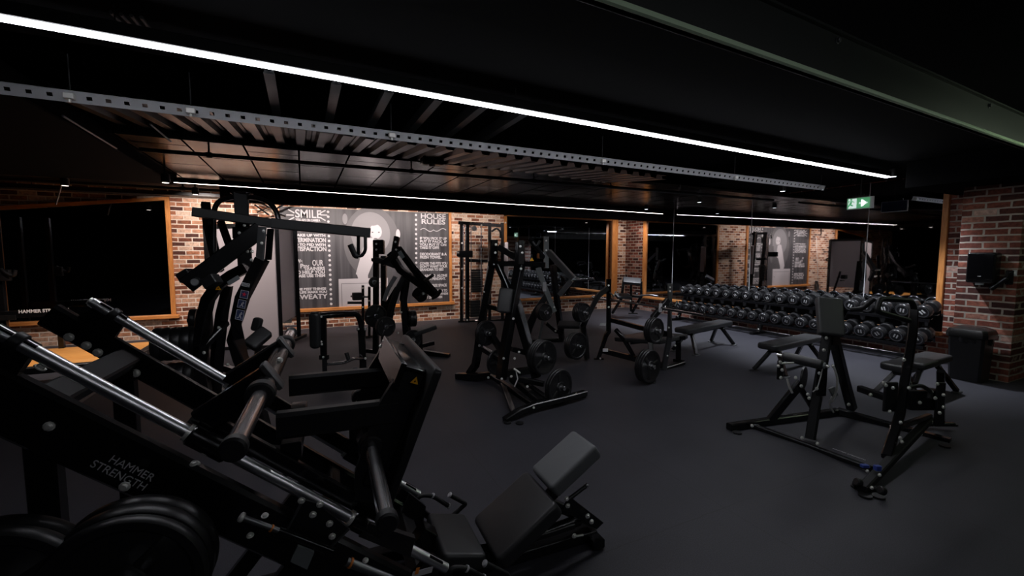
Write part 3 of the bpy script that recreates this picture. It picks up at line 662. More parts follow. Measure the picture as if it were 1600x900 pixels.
lid = MB().loops([[V((7.90 + sx * (0.19 + k), 2.40 + sy * (0.20 + k), z)) for sx, sy in ((-1, -.8), (-.8, -1), (.8, -1), (1, -.8), (1, .8), (.8, 1), (-.8, 1), (-1, .8))] for k, z in ((-0.012, 0.565), (0, 0.575), (0, 0.63), (-0.02, 0.68), (-0.09, 0.71))])
part('lid', lid, M['plastic'], bn)
part('liner', MB().loops([[V((7.90 + math.cos(a) * (0.185 + 0.012 * math.sin(a * 9)) * k, 2.40 + math.sin(a) * (0.19 + 0.012 * math.sin(a * 7)) * k, z + 0.012 * math.sin(5 * a))) for a in [2 * math.pi * i / 48 for i in range(48)]] for k, z in ((0.94, 0.50), (1.0, 0.53), (1.0, 0.565))]), M['plastic'], bn, label='black bag overhanging the rim')
# handed-off: a handle rail high on the pillar's near edge
for px, z in ((1598, 1.42),):
    h = thing('light_switch', 'pale switch plate at the near edge of the brick pillar', 'switch', (8.13, 2.13, 1.4))
    part('plate', MB().box((8.126, 2.125, 1.42), 0.004, 0.02, 0.035, ch=0.002), M['pale'], h); part('rocker', MB().box((8.121, 2.125, 1.42), 0.003, 0.008, 0.014, ch=0.001), M['white'], h)
# ================================================================ LEG PRESS in the foreground
TH = math.radians(-3.0)
LA = V((math.cos(TH), math.sin(TH), 0)); LB = V((-math.sin(TH), math.cos(TH), 0))
def Q(a, b, z): return LA * a + LB * b + Z_ * z
def QB(px, py, b):
    d = ray(px, py); return EYE + d * (b / d.dot(LB))
lp = thing('leg_press', 'large black plate loaded leg press machine filling the near left corner', 'leg press', Q(0.3, 2.03, 0), TH)
BN, BF, BC = 1.72, 2.34, 2.03
SD = (LA - Z_ * 0.85).normalized()                 # down the rails
SN = (LA * 0.85 + Z_).normalized()                 # away from the rails, upwards
def rz(a): return 0.664 - 0.85 * a
for b, nm in ((BN, 'near'), (BF, 'far')):
    part('guide_rail', MB().rod(Q(-0.93, b, rz(-0.93)), Q(0.42, b, rz(0.42)), 0.0205, 24, ch=0.003), M['rail'], lp, label='polished steel guide rail')
    hb = 0.17 if nm == 'near' else 0.10; c0 = Q(-0.985, b, rz(-0.985)) - SN * (0.072 + hb / 2); c1 = Q(0.45, b, rz(0.45)) - SN * (0.072 + hb / 2)
    part('frame_beam', MB().sweep([c0, c1], 0.05, hb, up=SN, ch=0.012), M['black'], lp)
    # collar and bracket that hold the top of the rail, and rubber stop
    t = Q(-0.86, b, rz(-0.86))
    part('rail_bracket', MB().prism([(-0.09, -0.10), (0.07, -0.10), (0.05, 0.02), (-0.06, 0.02)], t, SD, SN, 0.03), M['black'], lp)
    part('rail_collar', MB().rod(t - SD * 0.012, t + SD * 0.018, 0.031, 24, ch=0.004), M['rubber'], lp)
    part('rail_bracket', MB().prism([(-0.05, -0.10), (0.06, -0.10), (0.04, 0.02), (-0.03, 0.02)], Q(0.36, b, rz(0.36)), SD, SN, 0.03), M['black'], lp)
    part('rail_cap', MB().rod(Q(-0.935, b, rz(-0.935)), Q(-0.925, b, rz(-0.925)), 0.016, 16), M['zinc'], lp)
for px, py in ((108, 527), (135, 540), (153, 551), (212, 583)): bolt(lp, QB(px, py, BF - 0.026), -LB, 0.012)
for px, py in ((77, 666), (195, 760), (205, 866), (213, 892)): bolt(lp, QB(px, py, BN - 0.026 if py < 700 else 1.62), -LB, 0.010)
for px, py in ((305, 727), (62, 575)): bolt(lp, QB(px, py, BN), SN, 0.011)
for px, py in ((357, 632), (238, 572)): bolt(lp, QB(px, py, BF), SN, 0.009)
# brand lettering on the near beam
o = QB(150, 716, BN - 0.026)
text('HAMMER', o + SD * 0.03 + SN * 0.006, SD, SN, 0.035, M['pale'], lp, width=0.135)
text('STRENGTH', o - SN * 0.028, SD, SN, 0.035, M['pale'], lp, width=0.165)
# cross members between the two beams
for a, w in ((-0.74, 0.085), (0.05, 0.06), (0.40, 0.08)):
    c = Q(a, BN, rz(a)) - SN * 0.118; e = Q(a, BF, rz(a)) - SN * 0.118
    part('cross_member', MB().sweep([c, e], w, 0.07, up=SN, ch=0.008), M['satin'], lp)
# legs and floor rails
for b in (BN + 0.02, BF - 0.02):
    part('upright_leg', MB().sweep([Q(-0.83, b, rz(-0.83) - 0.20), Q(-0.83, b, 0.05)], 0.075, 0.05, up=LB), M['black'], lp)
    part('brace_leg', MB().sweep([Q(-0.10, b, rz(-0.10) - 0.2), Q(-0.50, b, 0.06)], 0.05, 0.075, up=SD), M['black'], lp)
    part('floor_rail', MB().sweep([Q(-0.95, b, 0.03), Q(0.62, b, 0.03)], 0.075, 0.05), M['black'], lp)
part('floor_rail', MB().sweep([Q(0.45, BC, 0.035), Q(1.37, BC, 0.035)], 0.09, 0.06), M['black'], lp)
part('floor_rail', MB().sweep([Q(0.58, BN, 0.03), Q(0.58, BF, 0.03)], 0.075, 0.05), M['black'], lp)
part('rear_foot', MB().sweep([Q(1.34, BC - 0.11, 0.03), Q(1.34, BC + 0.11, 0.03)], 0.075, 0.05), M['black'], lp)
for a, b in ((-0.93, BN), (-0.93, BF), (1.34, BC - 0.08)): part('rubber_foot', MB().rod(Q(a, b, 0), Q(a, b, 0.012), 0.035, 16), M['rubber'], lp)
# near storage horns and the plates kept on them
for (px, py, b0), sizes, where in (((225, 865, 1.62), [(0.205, 0.05), (0.205, 0.05), (0.2, 0.04)], 'stored on the near leg of the leg press'), ((25, 905, 1.60), [(0.205, 0.05), (0.205, 0.05)], 'stored low at the upper end of the leg press')):
    h = QB(px, py, b0)
    part('storage_horn', MB().rod(h + LB * 0.10, h - LB * 0.26, 0.024, 20, ch=0.003), M['chrome'], lp)
    part('horn_mount', MB().sweep([h + LB * 0.07, V((h.x, h.y, 0.05)) + LB * 0.07], 0.06, 0.05, up=LA), M['black'], lp)
    stack(h - LB * 0.02, -LB, sizes, where, 'weight plates on the leg press')
M['grey_plastic'] = mat('dark_grey_plastic', (0.045, 0.046, 0.048), 0.5)
# ---- the sliding carriage
ba, bz = -0.228, 1.184
bar = MB().rod(Q(ba, 1.66, bz), Q(ba, 2.47, bz), 0.036, 24)
part('carriage_crossbar', bar, M['black'], lp)
for s, b0, b1 in ((-1, 1.655, 1.18), (1, 2.475, 2.88)):
    part('plate_horn', MB().rod(Q(ba, b0, bz), Q(ba, b1, bz), 0.0245, 24, ch=0.004), M['chrome'], lp, label='chrome plate horn')
    part('horn_collar', MB().rod(Q(ba, b0 + s * 0.0, bz), Q(ba, b0 + s * 0.055, bz), 0.046, 24, ch=0.006), M['rubber'], lp)
    part('horn_cap', MB().rod(Q(ba, b1 - s * 0.03, bz), Q(ba, b1 + s * 0.008, bz), 0.031, 20, ch=0.006), M['rubber'], lp)
for px, py in ((425, 584), (437, 563)): bolt(lp, QB(px, py, BC - 0.04), -LB + Z_ * 0.5, 0.009)
for b, s in ((BN, -1), (BF, 1)):
    y = b - s * 0.045
    u0, u1 = Q(-0.43, y, rz(-0.43) + 0.04), Q(-0.215, y, 1.205); ud = (u1 - u0).normalized()
    part('carriage_upright', MB().sweep([u0, u1], 0.05, 0.095, up=LB.cross(ud), ch=0.008), M['black'], lp)
    part('end_cap', MB().box(u1 + ud * 0.008, 0.056, 0.034, 0.012, LB.cross(ud), LB, ud, ch=0.005), M['grey_plastic'], lp, label='dark grey end cap')
    # side beam of the carriage following the rail
    part('carriage_side', MB().sweep([Q(-0.45, y, rz(-0.45) + 0.055), Q(0.16, y, rz(0.16) + 0.055)], 0.03, 0.06, up=SN), M['black'], lp)
    for a in (-0.40, 0.10):
        part('slide_bearing', MB().rod(Q(a, b, rz(a)) - SD * 0.07, Q(a, b, rz(a)) + SD * 0.07, 0.036, 24, ch=0.006), M['black'], lp)
        part('bearing_seal', MB().rod(Q(a, b, rz(a)) - SD * 0.082, Q(a, b, rz(a)) - SD * 0.068, 0.029, 20), M['zinc'], lp)
    # arm to the foot plate
    part('carriage_arm', MB().sweep([Q(-0.20, y, 1.02), Q(0.235, y, 1.015)], 0.06, 0.10, ch=0.013), M['satin'], lp)
    # side plate behind the foot plate
    F0 = V((0.38, 1.203)); Fd = V((-0.21, -0.523)).normalized(); Fn = V((-Fd.y, Fd.x)) * -1   # Fn points to the back (up-left)
    P2 = lambda k, n: tuple(F0 + Fd * k + Fn * n)
    part('side_plate', MB().prism([P2(0.035, 0.02), P2(0.60, 0.02), P2(0.60, 0.10), P2(0.50, 0.14), P2(0.22, 0.15), P2(0.05, 0.115)], LB * (y + s * 0.012), LA, Z_, 0.03), M['satin'], lp)
    bb = b - s * 0.06
    # lower plate horns
    r0 = Q(0.125, y + s * 0.02, 0.908)
    part('horn_collar', MB().rod(r0, r0 + LB * (s * 0.06), 0.045, 24, ch=0.006), M['rubber'], lp)
    part('plate_horn', MB().rod(r0 + LB * (s * 0.02), r0 + LB * (s * 0.56), 0.0245, 24, ch=0.004), M['chrome'], lp, label='chrome plate horn')
    part('horn_cap', MB().rod(r0 + LB * (s * 0.53), r0 + LB * (s * 0.57), 0.031, 20, ch=0.006), M['rubber'], lp)
Fd3 = (LA * -0.21 - Z_ * 0.523).normalized(); Fb3 = -(LA * 0.523 - Z_ * 0.21).normalized()   # Fb3: backwards off the plate
f0 = Q(0.38, BC, 1.203)
fp = part('foot_plate', MB().pad(f0 + Fd3 * 0.30 - Fb3 * 0.0, LB, Fd3, 0.80, 0.60, 0.034, 0.02, 0.008, 4), M['rubber'], lp)
part('plate_crossbar', MB().box(f0 + Fd3 * 0.085 + Fb3 * 0.115, 0.012, 0.31, 0.055, Fb3, LB, Fd3, ch=0.003), M['black'], lp)
part('plate_crossbar', MB().box(f0 + Fd3 * 0.045 + Fb3 * 0.07, 0.05, 0.31, 0.006, Fb3, LB, Fd3, ch=0.002), M['black'], lp)
part('plate_crossbar', MB().box(f0 + Fd3 * 0.5 + Fb3 * 0.06, 0.04, 0.31, 0.03, Fb3, LB, Fd3, ch=0.004), M['black'], lp)
triangle_decal(lp, QB(649, 594, 1.712), (LA * 0.62 + Z_ * 0.78) * -1 if False else (LA * 0.523 - Z_ * 0.21), (LA * 0.21 + Z_ * 0.523), 0.034)
for px, py in ((600, 533), (595, 541)): bolt(lp, QB(px, py, BF - 0.02), -LA, 0.008)
for px, py in ((620, 605), (622, 612), (617, 615)): bolt(lp, QB(px, py, BN + 0.05), -LA, 0.007)
# cross tube and block under the carriage that catch the light
part('carriage_tube', MB().sweep([QB(455, 706, BN + 0.05), QB(455, 706, BN + 0.05) + LB * 0.5], 0.07, 0.07, up=Z_), M['black'], lp)
blk = QB(455, 705, 2.0)
part('stop_block', MB().box(blk, 0.034, 0.03, 0.095, ch=0.004), M['black'], lp)
part('stop_arm', MB().sweep([QB(385, 703, 2.02), blk - LA * 0.03], 0.045, 0.045), M['black'], lp)
# ---- safety catch on the near side
def poly3(pts, b, t, m, nm, lab=None):
    w = [QB(x, y, b) for x, y in pts]; c = sum(w, V()) / len(w)
    return part(nm, MB().prism([((p - c).dot(LA), p.z - c.z) for p in w], c, LA, Z_, t), M[m], lp, label=lab)
poly3([(474, 780), (496, 786), (546, 826), (507, 864), (445, 835)], 1.655, 0.012, 'satin', 'catch_plate')
edge = [QB(x, y, 1.648) for x, y in ((474, 780), (445, 835), (507, 864), (546, 826))]
part('catch_rim', MB().tube(edge, 0.005, 8), M['steel'], lp, label='bare edge of the catch plate')
poly3([(465, 852), (491, 862), (480, 888), (454, 876)], 1.60, 0.014, 'grey', 'foot_pedal', 'grey foot pedal')
part('pedal_arm', MB().sweep([QB(474, 868, 1.63), QB(490, 830, 1.68)], 0.03, 0.012, up=LB), M['black'], lp)
for px, py in ((489, 804), (515, 818), (519, 838), (471, 782), (500, 788)): bolt(lp, QB(px, py, 1.648), -LB, 0.0085)
part('damper_rod', MB().rod(QB(380, 809, 1.62), QB(435, 829, 1.62), 0.0095, 14), M['steel'], lp)
part('damper_knob', MB().rod(QB(374, 807, 1.62), QB(381, 809.5, 1.62), 0.016, 16, ch=0.004), M['zinc'], lp)
part('damper_ring', MB().rod(QB(423, 825, 1.62), QB(425.5, 826, 1.62), 0.0125, 16), M['orange'], lp, label='orange band')
part('damper_body', MB().rod(QB(435, 829, 1.62), QB(520, 862, 1.62), 0.014, 16), M['black'], lp)
part('damper_rod', MB().rod(QB(541, 877, 1.60), QB(640, 917, 1.60), 0.015, 14), M['steel'], lp)
part('damper_ring', MB().rod(QB(546, 879, 1.60), QB(549, 880, 1.60), 0.0185, 16), M['orange'], lp, label='orange band')
for px, py in ((414, 806), (391, 837), (571, 876), (303, 725)): bolt(lp, QB(px, py, 1.64), -LB * 0.3 + Z_, 0.008)
poly3([(578, 815), (648, 838), (640, 868), (560, 835)], 1.70, 0.03, 'satin', 'catch_plate')
part('label_sticker', MB().prism([(-.04, -.012), (.04, -.012), (.04, .012), (-.04, .012)], QB(660, 894, 1.62), LA, Z_ + LA * 0.3, 0.002), M['pale'], lp, label='pale sticker with an orange end')
part('label_sticker', MB().prism([(-.007, -.013), (.007, -.013), (.007, .013), (-.007, .013)], QB(652, 892, 1.617), LA, Z_ + LA * 0.3, 0.002), M['orange'], lp)
# ---- seat, back rest, head rest
def pad3(c, along, lx, wy, t, nm, rc=0.035, m='vinyl'): return part(nm, MB().pad(c, along, LB, lx, wy, t, rc, 0.022, 6), M[m], lp)
U33 = (LA * 0.32 + Z_ * 0.21).normalized(); N33 = (Z_ * 0.32 - LA * 0.21).normalized()
mid = Q(0.86, BC, 0.28) - N33 * 0.042
pad3(mid, U33, 0.40, 0.385, 0.085, 'back_pad', 0.035)
hm = Q(1.165, BC + 0.005, 0.522) - N33 * 0.042
pad3(hm, (LA * 0.285 + Z_ * 0.185), 0.335, 0.25, 0.085, 'head_pad', 0.025, 'vinyl_grey')
s0 = (QB(667, 793, 2.20) + QB(722, 819, 2.20) + QB(752, 871, 1.84) + QB(699, 864, 1.84)) / 4
sdir = (QB(722, 819, 2.20) - QB(667, 793, 2.20)); print('seat', s0, sdir, sdir.length)
pad3(s0 - Z_ * 0.03, LA * 1.0 - Z_ * 0.28, 0.22, 0.37, 0.08, 'seat_pad', 0.03)
part('seat_beam', MB().sweep([Q(0.36, BC, 0.30), Q(0.60, BC, 0.09), Q(0.80, BC, 0.06)], 0.08, 0.08), M['black'], lp)
part('back_beam', MB().sweep([mid - N33 * 0.075 - U33 * 0.18, hm - N33 * 0.075 + U33 * 0.05], 0.06, 0.05, up=N33), M['black'], lp)
part('back_strut', MB().sweep([Q(1.05, BC, 0.30), Q(1.36, BC, 0.10)], 0.05, 0.05, up=LB), M['black'], lp)
part('adjust_plate', MB().prism([(-0.15, -0.03), (0.13, -0.03), (0.15, 0.02), (-0.15, 0.05)], Q(1.26, BC - 0.07, 0.20), (LA * 0.8 - Z_ * 0.6), (LA * 0.6 + Z_ * 0.8), 0.012), M['black'], lp)
part('adjust_rail', MB().sweep([QB(826, 845, 1.90), QB(898, 822, 1.90)], 0.012, 0.03), M['satin'], lp)
part('adjust_tube', MB().rod(QB(850, 832, 2.0), QB(905, 812, 2.0), 0.03, 20, ch=0.004), M['black'], lp)
p0, p1 = QB(886, 782, 1.95), QB(915, 760, 1.95)
part('pull_pin', MB().rod(p0, p1, 0.0105, 14), M['satin'], lp); part('pin_tip', MB().rod(p1, p1 + (p1 - p0).normalized() * 0.016, 0.0125, 14, ch=0.003), M['chrome'], lp, label='chrome pin tip')
for px, py in ((885, 779), (887, 790), (918, 806), (924, 815), (897, 837), (851, 830)): bolt(lp, QB(px, py, 1.93), -LB, 0.0095)
part('lever_pin', MB().rod(QB(898, 838, 1.93), QB(911, 836, 1.93), 0.006, 10), M['zinc'], lp)
# grip handles on both sides of the seat
for b, pu, pt in ((2.30, [(647, 789), (655, 774), (675, 774), (700, 790)], [(701, 811), (728, 787), (704, 774)]), (1.72, [(697, 899), (708, 887), (728, 888), (754, 902)], [(800, 930), (793, 898), (759, 881)])):
    u = [QB(x, y, b) for x, y in pu]; t = [QB(x, y, b) for x, y in pt]
    part('hand_grip', MB().tube(u, 0.0125, 12, bend=0.05), M['rubber'], lp)
    part('grip_collar', MB().rod(u[-1], u[-1] + (u[-1] - u[-2]).normalized() * 0.008, 0.0155, 14), M['pale'], lp, label='pale grip collar')
    part('grip_collar', MB().rod(u[2], u[2] + (u[3] - u[2]).normalized() * 0.008, 0.0155, 14), M['pale'], lp, label='pale grip collar')
    part('hand_grip', MB().tube(t, 0.0125, 12, bend=0.01), M['rubber'], lp)
    part('grip_collar', MB().rod(t[-1], t[-1] + (t[-1] - t[-2]).normalized() * 0.012, 0.016, 14, ch=0.004), M['pale'], lp, label='pale grip collar')
    part('grip_bracket', MB().sweep([u[0], Q(0.55, b, 0.10)], 0.03, 0.03, up=LB), M['black'], lp)
poly3([(640, 770), (665, 790), (655, 850), (620, 820)], 2.25, 0.02, 'satin', 'seat_bracket')
# ================================================================ MACHINES further back
def P3(q): return D(*q)
def fr(t, pts, wpx, m='black', nm='frame_tube', hpx=None, up=Z_, ch=0.008, lab=None):
    """box-section steel member through sighted points (px, py, depth); wpx is its breadth in the photograph."""
    d = sum(q[2] for q in pts) / len(pts); w = wpx * d / FPX
    return part(nm, MB().sweep([P3(q) for q in pts], w, (hpx or wpx) * d / FPX, up=up, ch=ch), M[m], t, label=lab)
def tb(t, pts, rpx, m='black', nm='tube', bend=0.05, lab=None, n=12):
    d = sum(q[2] for q in pts) / len(pts)
    return part(nm, MB().tube([P3(q) for q in pts], rpx * d / FPX, n, bend=bend), M[m], t, label=lab)
def bl(t, pts, n=None, rpx=2.0, m='zinc'):
    for q in pts: bolt(t, P3(q), n if n is not None else -FWD, 0.6 * rpx * q[2] / FPX, m)
def feet(t, pts):
    for px, py, *r in pts:
        p = FL(px, py); part('rubber_foot', MB().rod(p, p + Z_ * 0.014, 0.04, 16), M['rubber'], t)
def pad4(t, q, thick, nm, rc=0.03, m='vinyl'):
    """pad whose visible face has the four sighted corners q (in order round the pad)."""
    w = [P3(x) for x in q]; c = sum(w, V()) / 4
    ax = (w[1] - w[0] + w[2] - w[3]) / 2; ay = (w[3] - w[0] + w[2] - w[1]) / 2
    n = ax.cross(ay).normalized()
    if n.dot(EYE - c) < 0: n = -n
    return part(nm, MB().pad(c - n * thick / 2, ax, ay, ax.length, ay.length, thick, rc, 0.02, 5), M[m], t)
def horn(t, a, ln_in, ln_out, axis, r=0.024):
    part('plate_horn', MB().rod(a - axis * ln_in, a + axis * ln_out, r, 20, ch=0.003), M['chrome'], t, label='chrome plate horn')
    part('horn_flange', MB().rod(a - axis * ln_in, a - axis * (ln_in - 0.014), r * 1.9, 20, ch=0.003), M['rubber'], t)

# ---------------------------------------------------------------- centre: plate loaded press on a splayed base
AX3 = V((0.30, -0.954, 0)).normalized(); SX3 = V((0.954, 0.30, 0)).normalized()
t = thing('plate_loaded_press', 'black plate loaded press machine with a splayed base in the middle of the floor', 'press machine', FL(800, 625))
fr(t, [(789, 657, 4.25), (811, 643, 4.35), (833, 634, 4.5), (884, 622, 4.75), (914, 614, 4.95)], 11, nm='front_foot', hpx=9)
fr(t, [(714, 588, 5.75), (745, 589, 5.6), (783, 584, 5.8), (830, 578, 6.0), (850, 575, 6.1)], 10, nm='rear_foot')
fr(t, [(782, 590, 5.5), (803, 646, 4.4)], 8, nm='base_rail'); fr(t, [(769, 588, 5.6), (833, 632, 4.5)], 8, nm='base_rail')
fr(t, [(822, 600, 5.1), (856, 624, 4.65)], 8, nm='base_rail'); fr(t, [(800, 592, 5.4), (845, 628, 4.6)], 10, nm='base_rail')
fr(t, [(770, 376, 5.4), (768, 414, 5.4), (757, 480, 5.45), (750, 520, 5.5), (747, 548, 5.55), (743, 570, 5.65), (732, 586, 5.75)], 11, nm='rear_upright', hpx=10)
fr(t, [(777, 414, 5.35), (791, 444, 5.3), (806, 486, 5.2), (822, 540, 5.15), (832, 575, 5.1)], 9, nm='front_upright')
fr(t, [(812, 378, 5.2), (812, 414, 5.2), (800, 484, 5.15), (788, 552, 5.1), (783, 592, 5.1)], 15, nm='main_upright', hpx=12)
fr(t, [(838, 590, 5.1), (815, 500, 5.15), (806, 470, 5.2)], 12, nm='main_upright')
fr(t, [(764, 412, 5.38), (812, 412, 5.25), (852, 414, 5.2)], 8, nm='crossbar')
part('pivot_plate', MB().box(P3((772, 395, 5.3)), 0.055, 0.012, 0.16, SX3, AX3, Z_, ch=0.004), M['black'], t)
part('pivot_plate', MB().box(P3((814, 394, 5.1)), 0.04, 0.012, 0.14, SX3, AX3, Z_, ch=0.004), M['satin'], t)
fr(t, [(779, 386, 5.3), (808, 404, 5.25)], 9, nm='press_arm')
fr(t, [(829, 374, 5.2), (842, 392, 5.1), (848, 402, 5.0)], 7, nm='press_arm'); tb(t, [(844, 376, 5.1), (838, 386, 5.1), (832, 378, 5.1)], 2.0, nm='hand_grip', m='rubber')
part('copper_pad', MB().box(P3((842, 400, 5.05)), 0.02, 0.02, 0.03, SX3, AX3, Z_, ch=0.006), mat('copper_sleeve', (0.55, 0.20, 0.08), 0.35, metal=0.8), t, label='copper coloured sleeve')
fr(t, [(759, 478, 5.4), (799, 488, 5.2)], 7, nm='rung'); fr(t, [(748, 541, 5.55), (784, 563, 5.15)], 8, nm='tie_bar'); fr(t, [(756, 505, 5.5), (786, 552, 5.15)], 9, nm='tie_bar')
pad4(t, [(779, 449, 5.15), (799, 450, 5.1), (798, 490, 5.05), (776, 487, 5.1)], 0.09, 'back_pad')
triangle_decal(t, P3((831, 405, 5.05)), RGT, Z_, 0.05)
bl(t, [(775, 382, 5.25), (774, 395, 5.25), (771, 413, 5.3), (813, 385, 5.05), (816, 395, 5.05), (802, 498, 5.0), (787, 560, 5.0), (804, 560, 4.95), (762, 518, 5.4), (770, 529, 5.4), (749, 540, 5.45), (834, 637, 4.4), (824, 604, 4.9), (811, 550, 5.0), (799, 588, 4.95), (784, 592, 4.95), (763, 590, 5.5), (814, 420, 5.1), (757, 456, 5.4)], rpx=2.2)
part('lever_link', MB().tube([P3((806, 578, 4.95)), P3((809, 592, 4.9)), P3((804, 604, 4.9))], 0.007, 8), M['zinc'], t)
part('lever_knob', MB().rod(P3((803, 576, 4.95)), P3((813, 583, 4.9)), 0.011, 12, ch=0.003), M['zinc'], t)
feet(t, [(793, 661), (911, 620), (812, 662)])
G3 = 'plates on the centre press machine'
for (px, py, d), sz, where in (((853, 559, 5.0), [(0.2, 0.03)] * 4, 'on the upper right horn of the centre press'), ((877, 606, 4.75), [(0.2, 0.035)] * 2, 'on the lower right horn of the centre press'),
                               ((762, 521, 5.3), [(0.155, 0.03)] * 2, 'on the left horn of the centre press'), ((778, 566, 5.3), [(0.16, 0.03)], 'on the low horn behind the centre press leg')):
    c = P3((px, py, d)); L = sum(k for r, k in sz) + 0.002 * len(sz)
    horn(t, c, L + 0.03, 0.05, AX3); stack(c - AX3 * L, AX3, sz, where, G3)
for a, b in (((800, 545, 5.1), (824, 552, 5.2)), ((800, 590, 5.0), (850, 600, 4.9))): fr(t, [a, b], 8, nm='horn_bracket')

# ---------------------------------------------------------------- behind it: second plate loaded machine with lit black members painted grey
t = thing('plate_loaded_row', 'plate loaded row machine with lit black arms painted pale grey, behind the centre press', 'row machine', FL(858, 531))
fr(t, [(853.5, 370, 7.6), (853.5, 419, 7.6)], 8, m='grey', nm='arm_plate', hpx=5)
fr(t, [(857, 393, 7.6), (896, 436, 7.4)], 9, m='steel', nm='lever_arm'); tb(t, [(893, 437, 7.4), (928, 435, 7.3)], 2.4, m='chrome', nm='hand_grip', lab='chrome hand grip')
fr(t, [(893, 438, 7.4), (874, 461, 7.5)], 7, m='steel', nm='link_bar'); fr(t, [(864, 414, 7.7), (872, 484, 7.8), (878, 530, 8.1)], 8, nm='rear_upright')
fr(t, [(841, 418, 7.6), (852, 452, 7.6), (865, 487, 7.7)], 8, m='grey', nm='front_upright'); fr(t, [(856, 459, 7.65), (838, 485, 7.7), (826, 512, 7.8), (823, 530, 8.0), (826, 538, 8.1)], 9, m='satin', nm='curved_leg')
fr(t, [(848, 500, 7.9), (842, 530, 8.1)], 4, m='grey', nm='post'); fr(t, [(824, 535, 8.1), (880, 531, 8.2)], 6, nm='base_rail'); fr(t, [(853, 505, 7.9), (868, 518, 8.0), (876, 519, 8.0)], 5, nm='tie_bar')
part('info_label', MB().box(P3((851, 448, 7.5)), 0.03, 0.002, 0.08, RGT, FWD, Z_), M['pale'], t, label='pale instruction label')
pad4(t, [(872, 500, 7.6), (905, 501, 7.4), (908, 509, 7.3), (872, 509, 7.4)], 0.07, 'seat_pad'); fr(t, [(880, 508, 7.6), (876, 530, 8.1)], 5, nm='seat_post')
bl(t, [(853.5, 376, 7.5), (853.5, 391, 7.5), (866, 480, 7.5), (848, 498, 7.7), (862, 490, 7.6), (868, 517, 7.9)], rpx=1.6)
ax = V((0.15, -0.99, 0)).normalized()
for (px, py, d), sz, where in (((853, 488, 7.3), [(0.15, 0.03)] * 3, 'on the left horn of the row machine'),):
    c = P3((px, py, d)); L = sum(k for r, k in sz) + 0.006; horn(t, c, L + 0.03, 0.05, ax); stack(c - ax * L, ax, sz, where, 'plates on the row machine')

# ---------------------------------------------------------------- olympic bench with plates on its uprights
t = thing('bench_press', 'olympic bench press station with a barbell across its two uprights', 'bench press', FL(995, 572))
fr(t, [(951, 436, 6.7), (951, 518, 6.7), (947, 524, 6.7), (935, 560, 6.75)], 7, nm='upright', hpx=6)
fr(t, [(949, 450, 6.65), (934, 463, 6.6), (919, 492, 6.6), (911, 510, 6.65), (915, 530, 6.7), (917, 560, 6.75)], 7, nm='upright_brace', m='satin')
fr(t, [(1047, 443, 5.85), (1046, 527, 5.9), (1040, 560, 6.1), (1037, 577, 6.2)], 8, nm='upright', m='steel', hpx=6)
fr(t, [(1044, 468, 5.85), (1021, 495, 5.85), (1016, 530, 5.8), (1020, 600, 5.55)], 8, nm='upright_brace', m='satin')
fr(t, [(943, 548, 6.7), (990, 560, 6.4), (1040, 572, 6.2)], 8, nm='tie_bar'); fr(t, [(955, 500, 6.7), (1000, 512, 6.3), (1043, 522, 5.9)], 7, nm='tie_bar')
fr(t, [(1037, 577, 6.2), (1069, 567, 6.4)], 5, nm='base_rail'); fr(t, [(1060, 532, 6.2), (1060, 561, 6.6)], 8, nm='bench_leg')
fr(t, [(962, 515, 6.6), (975, 530, 6.5), (990, 556, 6.5)], 6, nm='bench_strut'); fr(t, [(985, 535, 6.4), (1040, 528, 6.2), (1070, 528, 6.2)], 6, nm='bench_beam')
pad4(t, [(946, 528, 6.6), (996, 522, 6.8), (1080, 518, 6.5), (1044, 529, 6.0)], 0.07, 'bench_pad')
fr(t, [(1052, 563, 6.6), (1070, 565, 6.5)], 4, nm='rear_foot'); fr(t, [(928, 562, 6.8), (943, 562, 6.8)], 4, nm='front_foot')
for q in ((951, 462, 6.6), (1046, 478, 5.8)): part('bar_rest', MB().tube([P3(q) + V((0.02, 0, 0.05)), P3(q) + V((0.10, 0, -0.01)), P3(q) + V((0.14, 0, 0.06))], 0.012, 8, bend=0.02), M['steel'], t)
part('info_label', MB().box(P3((1032, 481, 5.78)), 0.022, 0.002, 0.06, RGT, FWD, Z_), M['pale'], t, label='pale instruction label')
part('info_label', MB().box(P3((942, 507, 6.5)), 0.045, 0.002, 0.02, RGT, FWD, Z_ + RGT * 0.3), M['pale'], t, label='small pale label')
part('info_label', MB().box(P3((946, 547, 6.55)), 0.04, 0.002, 0.025, RGT, FWD, Z_), M['white'], t, label='small white label')
bl(t, [(1047, 449, 5.75), (1047, 455, 5.75), (1046, 484, 5.78), (1045, 512, 5.8), (951, 446, 6.6), (951, 480, 6.6), (938, 560, 6.6), (1043, 556, 6.0), (1055, 540, 6.1)], rpx=1.7)
ax = V((0.22, -0.975, 0)).normalized(); GB = 'plates on the bench press'
for (px, py, d), sz, where in (((1018, 573, 5.45), [(0.212, 0.035)] * 3, 'on the lower near horn of the bench press'), ((1027, 517, 5.5), [(0.165, 0.03)] * 3, 'on the upper near horn of the bench press'),
                               ((904, 541, 6.4), [(0.205, 0.035)] * 3, 'on the lower far horn of the bench press'), ((914, 489, 6.35), [(0.145, 0.03)] * 4, 'on the upper far horn of the bench press')):
    c = P3((px, py, d)); L = sum(k for r, k in sz) + 0.002 * len(sz); horn(t, c, L + 0.05, 0.05, ax); stack(c - ax * L, ax, sz, where, GB)
br = thing('barbell', 'long chrome barbell resting across the uprights of the bench press', 'barbell', P3((1000, 476, 6.2)))
B0, B1 = P3((952, 468, 6.70)), P3((1101, 491.5, 5.15)); u = (B1 - B0).normalized()
c0 = P3((1040, 481.5, 5.72)); c1 = c0 + u * 0.44
